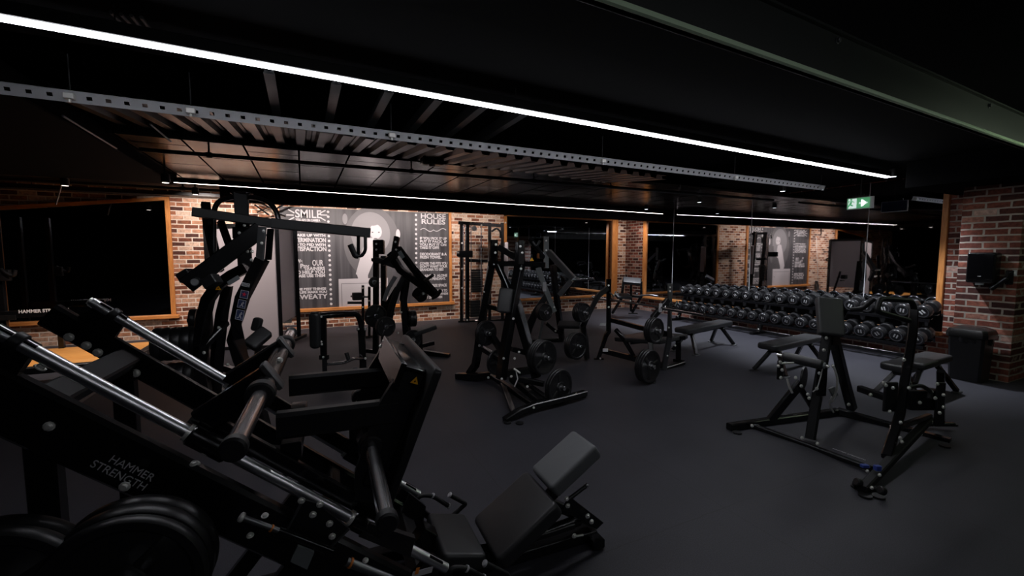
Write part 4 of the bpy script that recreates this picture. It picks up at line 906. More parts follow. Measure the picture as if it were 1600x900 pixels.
part('shaft', MB().rod(B0, c0, 0.0145, 14), M['steel'], br); part('sleeve', MB().rod(c0, B1, 0.026, 18, ch=0.003), M['chrome'], br, label='chrome sleeve'); part('sleeve', MB().rod(B0, B0 - u * 0.42, 0.026, 18, ch=0.003), M['chrome'], br, label='chrome sleeve')
for p in (B0, c0): part('collar', MB().rod(p - u * 0.012, p + u * 0.012, 0.038, 18, ch=0.003), M['chrome'], br)

# ---------------------------------------------------------------- preacher bench by the far corner
t = thing('preacher_bench', 'black preacher curl bench standing in front of the far brick corner', 'preacher bench', FL(980, 490))
pad4(t, [(973, 432, 11.2), (1003, 434, 11.1), (1001, 443, 10.9), (974, 440, 11.0)], 0.08, 'arm_pad'); pad4(t, [(963, 458, 11.1), (985, 458, 11.4), (986, 464, 11.2), (964, 464, 11.0)], 0.07, 'seat_pad')
fr(t, [(975, 436, 11.3), (972, 458, 11.3)], 3.5, nm='pad_frame'); fr(t, [(986, 440, 11.4), (986, 486, 11.7)], 3.5, nm='post'); fr(t, [(1002, 440, 11.2), (1002, 463, 11.3), (988, 488, 11.7)], 3.5, nm='rear_leg')
fr(t, [(973, 463, 11.3), (957, 489, 11.8)], 3.5, nm='front_leg'); fr(t, [(973, 462, 11.3), (1003, 464, 11.3)], 3.5, nm='seat_beam')
fr(t, [(954, 491, 12.0), (962, 491, 12.0)], 2.5, nm='foot'); fr(t, [(982, 490, 12.0), (996, 490, 12.0)], 2.5, nm='foot')
part('knob', MB().rod(P3((992, 457, 11.0)), P3((996, 459, 10.9)), 0.03, 12, ch=0.008), M['chrome'], t, label='chrome adjustment knob')
tb(t, [(1000, 462, 11.2), (1016, 461, 11.0), (1028, 463, 10.9)], 1.4, m='steel', nm='bar_holder'); bl(t, [(1000, 445, 11.0), (985, 470, 11.3)], rpx=1.4)

# ---------------------------------------------------------------- flat benches
def bench(lab, corners, legs, zt=0.43, grp='flat benches before the dumbbell rack'):
    """corners: four sighted floor-plan corners of the pad top; legs: sighted feet."""
    w = [FL(px, py, zt) for px, py in corners]; c = sum(w, V()) / 4
    r = thing('flat_bench', lab, 'bench', (c.x, c.y, 0), 0, grp)
    ax = ((w[1] - w[0]) + (w[2] - w[3])).normalized(); ay = Z_.cross(ax)
    lx = ((w[1] - w[0]).length + (w[2] - w[3]).length) / 2; ly = 0.28
    part('bench_pad', MB().pad(c - Z_ * 0.04, ax, ay, lx, ly, 0.08, 0.06, 0.025, 6), M['vinyl'], r)
    part('pad_frame', MB().sweep([c - Z_ * 0.105 - ax * lx * 0.42, c - Z_ * 0.105 + ax * lx * 0.42], 0.07, 0.05), M['black'], r)
    for s in (-1, 1):
        for k in (-1, 1):
            a = c + ax * (s * lx * 0.33) + ay * (k * 0.05) - Z_ * 0.12; e = c + ax * (s * lx * 0.42) + ay * (k * 0.21); e.z = 0.02
            part('leg', MB().sweep([a, e], 0.045, 0.06, up=ax), M['black'], r)
            part('foot_plate', MB().box(V((e.x, e.y, 0.008)), 0.06, 0.035, 0.008, ax, ay, Z_, ch=0.003), M['steel'], r)
            bolt(r, a + ay * (k * 0.03), ay * k, 0.009)
        part('leg_bridge', MB().sweep([c + ax * (s * lx * 0.33) - ay * 0.07 - Z_ * 0.12, c + ax * (s * lx * 0.33) + ay * 0.07 - Z_ * 0.12], 0.06, 0.04), M['black'], r)
    return r
bench('flat black bench nearest the bench press station', [(1056, 511), (1128, 498), (1142, 502), (1072, 516)], [])
bench('flat black bench between the bench press and the kneeling curl machine', [(1184, 534), (1262, 520), (1282, 525), (1212, 542)], [])
bench('flat black bench behind the kneeling curl machine, by the bin', [(1374, 564), (1450, 549), (1486, 554), (1420, 576)], [])

# ---------------------------------------------------------------- kneeling leg curl machine on the right
t = thing('leg_curl_machine', 'black kneeling leg curl machine on a square base at the right of the floor', 'leg curl machine', FL(1310, 700))
fr(t, [(1139, 667, 4.05), (1180, 661, 4.15), (1309, 643, 4.45)], 11, nm='base_rail', hpx=10)
fr(t, [(1309, 642, 4.45), (1400, 668, 4.1), (1485, 691, 3.8)], 12, nm='base_rail', hpx=11)
fr(t, [(1177, 665, 4.1), (1265, 697, 3.7), (1362, 733, 3.25)], 8, nm='front_rail', hpx=7)
fr(t, [(1347, 765, 2.98), (1452, 655, 3.95)], 11, nm='side_rail', hpx=11, m='matte')
fr(t, [(1333, 757, 3.05), (1380, 768, 2.98)], 10, nm='front_foot', hpx=9, m='matte'); fr(t, [(1440, 663, 4.1), (1491, 663, 4.05)], 6, nm='rear_foot')
feet(t, [(1152, 677), (1147, 669), (1352, 776), (1372, 777), (1340, 762), (1476, 698), (1488, 664)])
for px, py, d in ((1337, 752, 3.0), (1374, 765, 2.9)): part('wheel', MB().rod(P3((px, py, d)), P3((px + 8, py + 3, d)), 0.028, 20, ch=0.006), M['rubber'], t)
fr(t, [(1266, 686, 3.8), (1278, 610, 3.85), (1293, 522, 3.93)], 13, nm='pad_upright', hpx=10, m='matte'); fr(t, [(1331, 638, 4.35), (1318, 590, 4.25), (1302, 524, 4.02)], 12, nm='rear_strut')
fr(t, [(1204, 656, 4.05), (1252, 597, 3.95)], 11, nm='front_strut'); fr(t, [(1246, 600, 3.95), (1272, 640, 3.95)], 8, nm='front_strut')
pad4(t, [(1284, 464, 3.95), (1324, 467, 3.9), (1316, 524, 3.8), (1275, 519, 3.85)], 0.075, 'chest_pad', 0.02, 'vinyl_mid')
part('pad_back', MB().box(P3((1300, 530, 3.95)), 0.055, 0.04, 0.05, ch=0.006), M['black'], t)
rp0, rp1 = P3((1223, 556, 3.95)), P3((1287, 571, 3.7))
part('roller_pad', MB().rod(rp0, rp1, 0.043, 24, ch=0.014), M['vinyl'], t); part('roller_end', MB().rod(rp1, rp1 + (rp1 - rp0).normalized() * 0.012, 0.026, 20), M['grey'], t, label='grey roller end cap')
part('roller_axle', MB().rod(rp0 - (rp1 - rp0).normalized() * 0.05, rp1 + (rp1 - rp0).normalized() * 0.04, 0.012, 12), M['zinc'], t)
part('cam_plate', MB().lathe([(0.10, -0.008), (0.10, 0.008)], P3((1256, 590, 3.9)), AX3, 32), M['satin'], t)
part('cam_plate', MB().lathe([(0.07, -0.012), (0.07, 0.012)], P3((1284, 600, 3.85)), AX3, 28), M['black'], t)
part('side_bracket', MB().box(P3((1219, 578, 3.95)), 0.025, 0.012, 0.09, RGT, FWD, Z_, ch=0.004), M['black'], t); part('side_bracket', MB().box(P3((1284, 596, 3.78)), 0.04, 0.012, 0.13, RGT, FWD, Z_, ch=0.004), M['black'], t)
part('drive_chain', MB().tube([P3(q) for q in ((1286, 572, 3.7), (1282, 590, 3.72), (1277, 607, 3.74), (1270, 612, 3.76))], 0.005, 6), M['zinc'], t, label='bright drive chain')
tb(t, [(1303, 574, 3.85), (1309, 592, 3.85), (1307, 612, 3.85), (1300, 628, 3.9)], 1.6, m='zinc', nm='cable', lab='bright steel cable')
tb(t, [(1230, 592, 3.85), (1233, 604, 3.85), (1238, 614, 3.85)], 1.6, m='zinc', nm='cable', lab='bright steel cable'); tb(t, [(1220, 568, 3.85), (1240, 567, 3.85)], 1.5, m='zinc', nm='cable')
part('pedal', MB().box(P3((1302, 612, 3.9)), 0.025, 0.012, 0.045, (RGT + Z_ * 0.5).normalized(), FWD, (Z_ - RGT * 0.5).normalized(), ch=0.003), M['grey'], t, label='grey foot pedal'); tb(t, [(1300, 620, 3.9), (1296, 632, 4.0), (1302, 644, 4.1)], 1.4, m='zinc', nm='pedal_rod')
bl(t, [(1219, 566, 3.85), (1222, 578, 3.85), (1220, 590, 3.85), (1216, 572, 3.85), (1252, 603, 3.8), (1262, 616, 3.75), (1280, 583, 3.7), (1287, 547, 3.8), (1276, 607, 3.7), (1301, 572, 3.7), (1253, 684, 3.65), (1277, 693, 3.6), (1175, 665, 4.0), (1355, 736, 3.15), (1326, 632, 4.2), (1264, 622, 3.78), (1243, 590, 3.8), (1291, 528, 3.85)], rpx=3.0)
# the facing arm with its handles
fr(t, [(1427, 484, 3.8), (1426, 520, 3.78), (1420, 560, 3.75), (1411, 612, 3.7), (1407, 645, 3.65), (1385, 714, 3.35)], 12, nm='arm_upright', hpx=9)
tb(t, [(1424, 500, 3.8), (1429, 484, 3.8), (1424, 470, 3.78), (1381, 467, 3.72), (1375, 468, 3.72), (1369, 486, 3.7), (1420, 501, 3.75)], 4.2, m='rubber', nm='hand_grip', bend=0.04)
tb(t, [(1328, 484, 3.85), (1347, 483, 3.8), (1366, 466, 3.75)], 3.8, m='rubber', nm='hand_grip', bend=0.04); fr(t, [(1322, 484, 3.9), (1304, 520, 3.95)], 5, nm='grip_stem')
part('lever_plate', MB().box(P3((1391, 620, 3.7)), 0.055, 0.014, 0.13, RGT, FWD, Z_, ch=0.006), M['satin'], t); part('lever_plate', MB().box(P3((1443, 625, 3.85)), 0.15, 0.03, 0.09, RGT, FWD, (Z_ - RGT * 0.15).normalized(), ch=0.008), M['black'], t)
part('lever_plate', MB().box(P3((1468, 632, 3.8)), 0.035, 0.014, 0.20, RGT, FWD, Z_, ch=0.006), M['satin'], t)
fr(t, [(1343, 607, 4.1), (1384, 621, 3.85)], 10, nm='lever_tube'); tb(t, [(1415, 606, 3.7), (1440, 602, 3.7), (1455, 612, 3.7), (1452, 622, 3.7)], 3, nm='hand_grip', m='rubber', bend=0.03)
fr(t, [(1452, 650, 3.95), (1404, 667, 3.6)], 8, nm='tie_bar'); fr(t, [(1470, 580, 3.9), (1470, 660, 4.05)], 9, nm='rear_post')
pad4(t, [(1420, 562, 4.1), (1440, 558, 4.2), (1466, 562, 4.05), (1440, 572, 3.95)], 0.06, 'knee_pad', 0.02)
fr(t, [(1440, 572, 4.05), (1430, 600, 3.9)], 6, nm='pad_post')
bl(t, [(1384, 602, 3.6), (1395, 606, 3.6), (1390, 643, 3.6), (1360, 617, 3.85), (1407, 660, 3.5), (1380, 598, 3.6), (1455, 612, 3.7), (1461, 622, 3.68), (1474, 617, 3.68), (1464, 600, 3.7), (1474, 636, 3.68), (1437, 629, 3.7), (1406, 684, 3.4), (1409, 690, 3.4), (1374, 742, 3.0), (1438, 678, 3.85), (1362, 762, 2.9), (1457, 660, 3.9), (1412, 562, 3.65), (1420, 606, 3.6), (1468, 645, 3.68)], rpx=3.2)
part('end_cap', MB().box(P3((1351, 728, 3.2)), 0.025, 0.018, 0.012, RGT, FWD, Z_, ch=0.004), M['blue'], t, label='small blue end cap'); part('end_cap', MB().box(P3((1371, 731, 3.12)), 0.02, 0.018, 0.02, RGT, FWD, Z_, ch=0.004), M['blue'], t, label='small blue end cap')
a = P3((1300, 705, 3.42)); u = (P3((1362, 729, 3.2)) - P3((1177, 661, 4.05))).normalized()
text('HAMMER STRENGTH', a + Z_ * 0.018 + V((0, 0, 0.004)), u, -FWD + Z_ * 0.2 if False else Z_.cross(u), 0.022, M['pale'], t, width=0.22, thick=0.0004)
text('HAMMER STRENGTH', P3((1205, 672, 3.9)) + Z_ * 0.022, u, Z_.cross(u), 0.022, M['halo'], t, width=0.22, thick=0.0004)

# ---------------------------------------------------------------- left: tall plate loaded pulldown
t = thing('plate_loaded_pulldown', 'tall black plate loaded pulldown machine before the pale shroud, left of the poster', 'pulldown machine', D(375, 600, 4.3).xy.to_3d())
fr(t, [(302, 331, 3.9), (434, 350, 4.15)], 14, nm='lever_beam', m='satin'); fr(t, [(424, 349, 4.1), (578, 364, 4.5)], 15, nm='lever_beam', m='satin')
tb(t, [(571, 368, 4.45), (571, 392, 4.45), (565, 400, 4.45), (560, 400, 4.45), (560, 368, 4.42)], 2.6, nm='handle_loop', bend=0.05); tb(t, [(560, 400, 4.45), (555, 400, 4.44), (547, 382, 4.4)], 4.4, m='rubber', nm='hand_grip', bend=0.02)
fr(t, [(321, 318, 4.35), (325, 350, 4.3), (342, 424, 4.25)], 12, nm='rear_lever'); fr(t, [(345, 346, 4.25), (360, 388, 4.2)], 9, nm='rear_lever')
tb(t, [(334, 395, 4.2), (334, 330, 4.2), (340, 315, 4.2), (356, 309, 4.2), (376, 307, 4.2), (402, 309, 4.2), (422, 316, 4.2), (434, 334, 4.2), (436, 352, 4.2)], 3.8, nm='arch_tube', bend=0.06)
fr(t, [(377, 302, 4.2), (378, 340, 4.2), (381, 380, 4.2), (383, 420, 4.2)], 19, nm='centre_column', hpx=16, m='matte')
part('column_cap', MB().box(P3((378, 302, 4.2)), 0.085, 0.06, 0.012, RGT, V((FWD.x, FWD.y, 0)), Z_, ch=0.01), M['black'], t)
fr(t, [(408, 358, 4.0), (292, 446, 3.75)], 20, nm='main_lever', hpx=25)
for q in ((292, 431, 3.85), (331, 440, 3.6)):
    p = P3(q); part('lever_stop', MB().box(p, 0.06, 0.05, 0.045, (RGT * 0.85 + Z_ * 0.5).normalized(), FWD, (Z_ * 0.85 - RGT * 0.5).normalized(), ch=0.008), M['rubber'], t)
part('pivot_boss', MB().rod(P3((304, 441, 3.72)), P3((304, 441, 3.66)), 0.033, 20, ch=0.006), M['steel'], t)
pp = P3((408, 381, 3.95)); part('pivot_plate', MB().box(pp, 0.036, 0.012, 0.155, (RGT - Z_ * 0.06).normalized(), FWD, (Z_ + RGT * 0.12).normalized(), ch=0.004), M['steel'], t); part('pivot_plate', MB().box(P3((421, 382, 4.15)), 0.03, 0.012, 0.15, RGT, FWD, (Z_ + RGT * 0.12).normalized(), ch=0.004), M['black'], t)
bl(t, [(412, 361, 3.87), (409, 380, 3.87), (374, 364, 4.05), (372, 371, 4.05), (397, 369, 3.95), (387, 393, 3.95), (394, 393, 3.95), (393, 406, 3.95), (382, 352, 4.05)], rpx=2.8)
part('bracket', MB().box(P3((376, 364, 4.12)), 0.07, 0.02, 0.055, RGT, FWD, Z_, ch=0.004), M['black'], t)
fr(t, [(386, 418, 4.1), (362, 430, 4.08), (340, 446, 4.05), (325, 468, 4.05), (317, 500, 4.05), (314, 540, 4.08), (316, 580, 4.1), (322, 640, 4.15), (325, 668, 4.2)], 17, nm='curved_upright', hpx=15)
fr(t, [(356, 446, 4.3), (347, 490, 4.3), (341, 540, 4.35), (336, 600, 4.4), (334, 662, 4.45)], 16, nm='rear_upright', hpx=12)
fr(t, [(410, 405, 4.0), (396, 432, 4.0), (379, 465, 4.0), (370, 500, 4.0), (368, 530, 4.0), (376, 560, 4.02), (394, 600, 4.05), (415, 680, 4.1)], 20, nm='curved_upright', hpx=16)
fr(t, [(322, 540, 4.1), (345, 515, 4.2), (354, 505, 4.3)], 8, nm='tie_bar'); fr(t, [(325, 668, 4.25), (415, 678, 4.2)], 12, nm='base_rail'); fr(t, [(325, 668, 4.25), (352, 606, 4.9)], 12, nm='base_rail'); fr(t, [(352, 575, 4.8), (395, 590, 4.6)], 10, nm='base_rail')
pad4(t, [(392, 500, 4.4), (412, 520, 4.4), (412, 545, 4.3), (396, 540, 4.3)], 0.09, 'seat_pad'); fr(t, [(403, 540, 4.4), (405, 640, 4.5)], 9, nm='seat_post'); pad4(t, [(391, 495, 4.5), (404, 498, 4.5), (406, 520, 4.5), (393, 516, 4.5)], 0.07, 'thigh_pad')
triangle_decal(t, P3((341, 449, 3.98)), RGT, Z_, 0.055)
u = (P3((385, 436, 3.93)) - P3((372, 500, 3.93))).normalized(); w = u.cross(FWD).normalized() * -1
if w.dot(RGT) < 0: w = -w
for k, (px, py, m, hw, hh) in enumerate(((384, 445, 'pale', .035, .016), (382, 460, 'navy', .034, .034), (378, 475, 'navy', .034, .036), (375, 492, 'navy', .034, .044))):
    c = P3((px, py, 3.87)); s = part('instruction_sticker', MB().box(c, hw, hh, 0.002, w, u, FWD), M[m], t, label=['pale text sticker', 'navy sticker with a red star', 'navy exercise picture sticker', 'navy exercise picture sticker'][k])
    if k == 0:
        for j in range(3): part('text_bar', MB().box(c + u * (0.009 * (j - 1)) - FWD * 0.003, hw * .85, 0.002, 0.001, w, u, FWD), M['plastic'], s)
    if k == 1: part('star', MB().prism([((0.022 if i % 2 == 0 else 0.009) * math.sin(i * math.pi / 5), (0.022 if i % 2 == 0 else 0.009) * math.cos(i * math.pi / 5)) for i in range(10)], c - FWD * 0.003, w, u, 0.001), M['red'], s, label='red star')
    if k > 0:
        for e in (-1, 1): part('sticker_edge', MB().box(c + u * (hh * e) - FWD * 0.003, hw, 0.0015, 0.001, w, u, FWD).box(c + w * (hw * e) - FWD * 0.003, 0.0015, hh, 0.001, w, u, FWD), M['pale'], s)
    if k > 1: part('figure', MB().tube([c + w * a * hw + u * b * hh - FWD * 0.003 for a, b in ((-.6, -.7), (-.1, -.5), (0, .1), (.3, .6), (.55, .2), (.1, .0), (.5, -.7))], 0.003, 6), M['pale'], s)
part('info_label', MB().prism([(-.06, -.02), (.06, -.02), (.06, .02), (-.06, .02)], P3((365, 438, 3.94)), (RGT * 0.85 + Z_ * 0.5), (Z_ * 0.85 - RGT * 0.5), 0.003), M['grey'], t, label='grey instruction label')
bl(t, [(319, 551, 3.95), (342, 512, 4.1), (356, 570, 4.2)], rpx=3)
ax = (V((-1, 0.05, 0))).normalized()
for (px, py, d), sz, where in (((316, 534, 4.35), [(0.165, 0.075)] * 5, 'on the left horn of the tall pulldown machine'), ((318, 585, 4.4), [(0.15, 0.07)] * 4, 'on the low storage horn of the tall pulldown machine')):
    c = P3((px, py, d)); horn(t, c, 0.05, 0.42, ax); stack(c, ax, sz, where, 'plates on the tall pulldown machine')
c = P3((309, 500, 4.5)); horn(t, c, 0.1, 0.09, ax); stack(c, ax, [(0.12, 0.06)], 'on the upper horn of the tall pulldown machine', 'plates on the tall pulldown machine')
# ---------------------------------------------------------------- twin tower row machine before the poster
t = thing('plate_loaded_incline_press', 'black twin post plate loaded machine in front of the poster', 'press machine', FL(630, 553))
fr(t, [(587.5, 378, 7.0), (587.5, 484, 7.0), (587, 548, 7.0)], 8, nm='front_post', hpx=7); fr(t, [(599.5, 400, 7.2), (599.5, 484, 7.2), (600, 545, 7.2)], 8, nm='front_post', hpx=7)
fr(t, [(581, 406, 7.0), (613, 404, 7.0)], 5, nm='crossbar')
part('head_block', MB().box(P3((592, 386, 7.0)), 0.085, 0.05, 0.115, RGT, FWD, Z_, ch=0.01), M['black'], t); part('head_block', MB().box(P3((618, 383, 6.9)), 0.04, 0.05, 0.14, (RGT - Z_ * 0.2).normalized(), FWD, (Z_ + RGT * 0.2).normalized(), ch=0.01), M['black'], t)
fr(t, [(597, 412, 6.9), (616, 400, 6.85), (622, 392, 6.8)], 8, nm='press_arm', m='satin'); fr(t, [(610, 396, 6.9), (626, 422, 6.85), (682, 462, 6.6)], 10, nm='press_arm')
fr(t, [(622, 388, 6.9), (646, 420, 6.8), (681, 460, 6.55)], 9, nm='press_arm')
fr(t, [(584, 405, 6.9), (606, 411, 6.9), (622, 417, 6.9), (634, 428, 6.9)], 8, nm='curved_arm', m='satin'); fr(t, [(634, 427, 6.9), (620, 455, 6.9), (612, 480, 6.95), (606, 512, 7.0)], 8, nm='curved_leg', m='satin')
fr(t, [(636, 425, 7.0), (630, 470, 7.1), (636, 520, 7.2), (640, 545, 7.3)], 10, nm='rear_upright'); fr(t, [(622, 450, 7.0), (604, 480, 7.1), (598, 520, 7.2)], 8, nm='rear_strut')
fr(t, [(618, 432, 6.8), (606, 452, 6.8), (600, 470, 6.8)], 6, m='steel', nm='link_bar')
tb(t, [(664, 438, 6.6), (670, 435, 6.5), (676, 430, 6.4)], 2.6, m='rubber', nm='hand_grip'); tb(t, [(676, 466, 6.6), (684, 462, 6.5), (688, 454, 6.4)], 2.6, m='rubber', nm='hand_grip')
part('motor_pod', MB().rod(P3((650, 455, 7.0)), P3((662, 466, 6.9)), 0.10, 20, ch=0.03), M['plastic'], t)
triangle_decal(t, P3((634, 430, 6.78)), RGT, Z_, 0.05); part('info_label', MB().box(P3((627, 398, 6.72)), 0.03, 0.002, 0.06, (RGT + Z_ * 0.6).normalized(), FWD, (Z_ - RGT * 0.6).normalized()), M['grey'], t, label='grey label')
fr(t, [(573, 548, 7.05), (598, 551, 7.0)], 6, nm='front_foot'); fr(t, [(600, 549, 7.0), (640, 548, 7.2), (702, 557, 6.95)], 8, nm='base_rail'); fr(t, [(640, 545, 7.3), (677, 536, 7.7)], 6, nm='base_rail')
pad4(t, [(640, 515, 7.2), (676, 505, 7.3), (682, 507, 7.1), (646, 522, 6.9)], 0.07, 'seat_pad'); fr(t, [(655, 520, 7.2), (656, 546, 7.2)], 8, nm='seat_post')
bl(t, [(588, 381, 6.85), (588, 390, 6.85), (618, 378, 6.75), (619, 390, 6.75), (627, 488, 6.9), (588, 492, 6.9), (622, 520, 6.9)], rpx=1.8)
G4 = 'plates on the twin post machine'
for (px, py, d), ax, sz, where in (((604, 511, 6.7), AX3, [(0.16, 0.035)] * 2, 'on the front horn of the twin post machine'), ((588, 494, 6.85), AX3, [(0.185, 0.04)], 'on the left horn behind the twin posts'), ((649, 497, 7.2), X_, [(0.14, 0.05), (0.14, 0.05)], 'on the right horn of the twin post machine'), ((585, 441, 6.9), AX3, [(0.085, 0.03)], 'small, high on the post of the twin post machine'), ((646, 531, 6.95), AX3, [(0.16, 0.04)], 'low beneath the seat of the twin post machine')):
    c = P3((px, py, d)); L = sum(k for r, k in sz) + 0.004; horn(t, c, L + 0.03, 0.03, ax); stack(c - ax * L, ax, sz, where, G4)
# slim rack of bars beside it
t = thing('bar_rack', 'narrow black upright holder with two short bars left of the twin post machine', 'bar rack', FL(568, 528))
fr(t, [(567, 446, 8.2), (567, 527, 8.5)], 4, nm='post'); fr(t, [(577, 448, 8.2), (577, 525, 8.5)], 4, nm='post'); fr(t, [(562, 528, 8.5), (582, 526, 8.5)], 4, nm='foot')
part('weight_block', MB().box(P3((558, 463, 8.1)), 0.085, 0.07, 0.07, ch=0.01), M['rubber'], t); tb(t, [(543, 473, 8.1), (567, 473, 8.2)], 2.0, m='rubber', nm='bar_grip'); tb(t, [(548, 463, 8.1), (578, 464, 8.3)], 1.5, m='steel', nm='bar')
bl(t, [(567, 450, 8.1), (567, 480, 8.1), (577, 470, 8.1), (567, 505, 8.2)], rpx=1.5)

# ---------------------------------------------------------------- pad and tube frame behind the leg press
t = thing('leg_extension', 'black tube frame machine with an upright thigh pad, behind the leg press foot plate', 'leg machine', FL(535, 610))
part('thigh_pad', MB().pad(P3((492.5, 516, 5.15)), RGT, Z_, 0.125, 0.44, 0.10, 0.05, 0.035, 6), M['vinyl'], t)
tb(t, [(497, 494, 5.2), (530, 491, 5.4), (558, 490, 5.7), (564, 503, 5.75), (565, 520, 5.8)], 4.4, nm='top_tube', bend=0.12)
fr(t, [(505, 494, 5.2), (506, 560, 5.2)], 9, nm='front_post', hpx=8); fr(t, [(507, 555, 5.2), (509, 632, 5.2)], 7, nm='telescopic_post', m='satin', hpx=6); fr(t, [(500, 558, 5.2), (513, 558, 5.2)], 7, nm='post_collar')
fr(t, [(565, 514, 5.8), (567, 566, 5.85), (567, 590, 5.9)], 10, nm='rear_post', hpx=9); fr(t, [(558, 514, 5.8), (572, 514, 5.8)], 5, nm='post_collar', m='steel')
tb(t, [(510, 569, 5.2), (537, 567, 5.4), (553, 560, 5.6), (566, 560, 5.8)], 2.4, m='chrome', nm='link_rod', lab='chrome link rod'); tb(t, [(541, 551, 5.4), (545, 563, 5.4)], 3.2, m='rubber', nm='lever_grip')
rp = P3((516, 601, 5.2)); part('roller_pad', MB().rod(rp, rp + V((0.16, -0.05, 0)), 0.048, 20, ch=0.014), M['vinyl'], t)
tb(t, [(552, 592, 5.3), (560, 612, 5.2)], 3.4, m='chrome', nm='weight_peg', lab='chrome weight peg'); part('peg_stop', MB().rod(P3((556, 612, 5.2)), P3((562, 624, 5.1)), 0.05, 20, ch=0.012), M['rubber'], t)
fr(t, [(509, 630, 5.2), (567, 588, 5.95)], 8, nm='base_rail'); fr(t, [(498, 634, 5.1), (522, 634, 5.1)], 7, nm='front_foot'); fr(t, [(556, 587, 5.95), (580, 587, 5.95)], 7, nm='rear_foot')
bl(t, [(502, 495, 5.1), (502, 534, 5.1), (503, 538, 5.1), (505, 558, 5.1), (504, 607, 5.1), (560, 514, 5.7), (571, 560, 5.75), (571, 514, 5.7)], rpx=2.0)

# ---------------------------------------------------------------- functional trainer with the pale shroud
t = thing('cable_machine', 'tall cable machine with a pale lavender shroud and a weight stack, left of the poster', 'cable machine', FL(435, 545))
a0, a1, a2 = V((-1.42, 8.85, 0)), V((-0.42, 8.6, 0)), V((-0.17, 9.62, 0))
def panel(p, q, z0, z1, th, m, nm, lab=None):
    p, q = V(p), V(q); u = (q - p).normalized(); return part(nm, MB().box((p + q) / 2 + Z_ * ((z0 + z1) / 2), (q - p).length / 2, th / 2, (z1 - z0) / 2, u, Z_.cross(u), Z_, ch=0.01), M[m], t, label=lab)
panel(a0, a1, 0.05, 2.12, 0.06, 'shroud', 'shroud', 'pale lavender shroud panel')
panel(a1 + V((0.03, 0.10, 0)), a2, 0.42, 2.20, 0.03, 'shroud', 'shroud', 'pale lavender shroud panel')
for p, z in ((a1 + V((0.02, 0.02, 0)), 2.25), (a2 + V((0.05, -0.05, 0)), 2.22), (a0 - V((0.04, 0, 0)), 2.15)): part('frame_post', MB().sweep([p + Z_ * 0.03, p + Z_ * z], 0.075, 0.075, up=Y_, ch=0.008), M['black'], t)
part('top_beam', MB().sweep([a1 + Z_ * 2.2, a2 + V((0.05, -0.05, 2.2))], 0.08, 0.08), M['black'], t); part('top_beam', MB().sweep([a0 + Z_ * 2.12, a1 + Z_ * 2.16], 0.08, 0.08), M['black'], t)
part('base_rail', MB().sweep([a1 + V((0, 0, 0.03)), a2 + V((0.15, -0.05, 0.03))], 0.09, 0.06), M['black'], t); part('base_rail', MB().sweep([a0 + Z_ * 0.03, a1 + Z_ * 0.03], 0.09, 0.06), M['black'], t)
part('stack_shelf', MB().sweep([P3((442, 510, 8.9)), P3((463, 509, 9.2))], 0.10, 0.04), M['chrome'], t, label='bright shelf under the weight stack')
for k in range(7):
    part('stack_plate', MB().box(P3((449, 503 - k * 2.7, 9.0)), 0.085, 0.05, 0.016, ch=0.003), M['steel'], t)
part('stack_top', MB().box(P3((445, 481, 9.0)), 0.05, 0.04, 0.07, ch=0.006), M['steel'], t)
for px in (441, 444, 447): tb(t, [(px, 345, 8.95), (px, 480, 8.95)], 0.45, m='zinc', nm='cable', n=6)
part('pulley', MB().lathe([(0.075, -0.012), (0.06, 0), (0.075, 0.012)], P3((441, 413, 8.6)), RGT, 24), M['rubber'], t); part('pulley_hub', MB().lathe([(0.03, -0.014), (0.03, 0.014)], P3((441, 413, 8.6)), RGT, 18), mat('brass_hub', (0.6, 0.4, 0.12), 0.35, metal=0.9), t, label='brass pulley hub')
for q in ((428, 421, 8.6), (428, 493, 8.6)): part('side_pin', MB().rod(P3(q), P3((q[0] + 6, q[1], 8.6)), 0.014, 10), M['rubber'], t)
for k, (x0, y0, x1, y1) in enumerate(((398, 320, 420, 336), (402, 332, 424, 322), (408, 318, 432, 330), (404, 342, 430, 338), (432, 326, 446, 318), (434, 334, 446, 338))): tb(t, [(x0, y0, 8.8), (x1, y1, 8.8)], 1.3, m='chrome' if k < 4 else 'black', nm='attachment_bar', n=8)
# ---------------------------------------------------------------- cable crossover at the brick right of the poster
t = thing('cable_machine', 'slim black cable tower with chrome guide rods before the brick right of the poster', 'cable machine', FL(745, 503))
for x, wd in ((721, 5), (730, 6), (765, 5), (785, 5)):
    d = 10.2 if x < 740 else 10.4
    fr(t, [(x, 348, d), (x, 502 if x < 740 else 500, d + 0.3)], wd, nm='frame_post')
fr(t, [(716, 348, 10.2), (786, 353, 10.5)], 5, nm='top_beam'); fr(t, [(733, 407, 10.2), (766, 408, 10.4)], 5, nm='cross_beam'); fr(t, [(716, 503, 10.5), (790, 500, 10.8)], 4, nm='base_rail')
for x in (724, 727.5, 736, 752): tb(t, [(x, 352, 10.1), (x, 496, 10.3)], 0.8, m='chrome', nm='guide_rod', n=8)
for k in range(10): part('stack_plate', MB().box(P3((745, 455 - k * 3.6, 10.3)), 0.13, 0.06, 0.024, ch=0.003), M['satin'], t)
for k in range(6): part('stack_plate', MB().box(P3((742, 493 - k * 4.4, 10.3)), 0.12, 0.06, 0.03, ch=0.003), M['satin'], t)
part('trolley', MB().box(P3((727, 397, 10.0)), 0.16, 0.08, 0.08, ch=0.01), M['black'], t); tb(t, [(714, 397, 9.95), (722, 397, 9.95)], 4, m='rubber', nm='hand_grip')
part('pulley', MB().lathe([(0.06, -0.012), (0.05, 0), (0.06, 0.012)], P3((741, 357, 10.0)), FWD, 24), M['steel'], t)
tb(t, [(768, 362, 10.2), (776, 356, 10.2), (782, 362, 10.2), (782, 372, 10.2)], 1.5, m='black', nm='hook_arm')
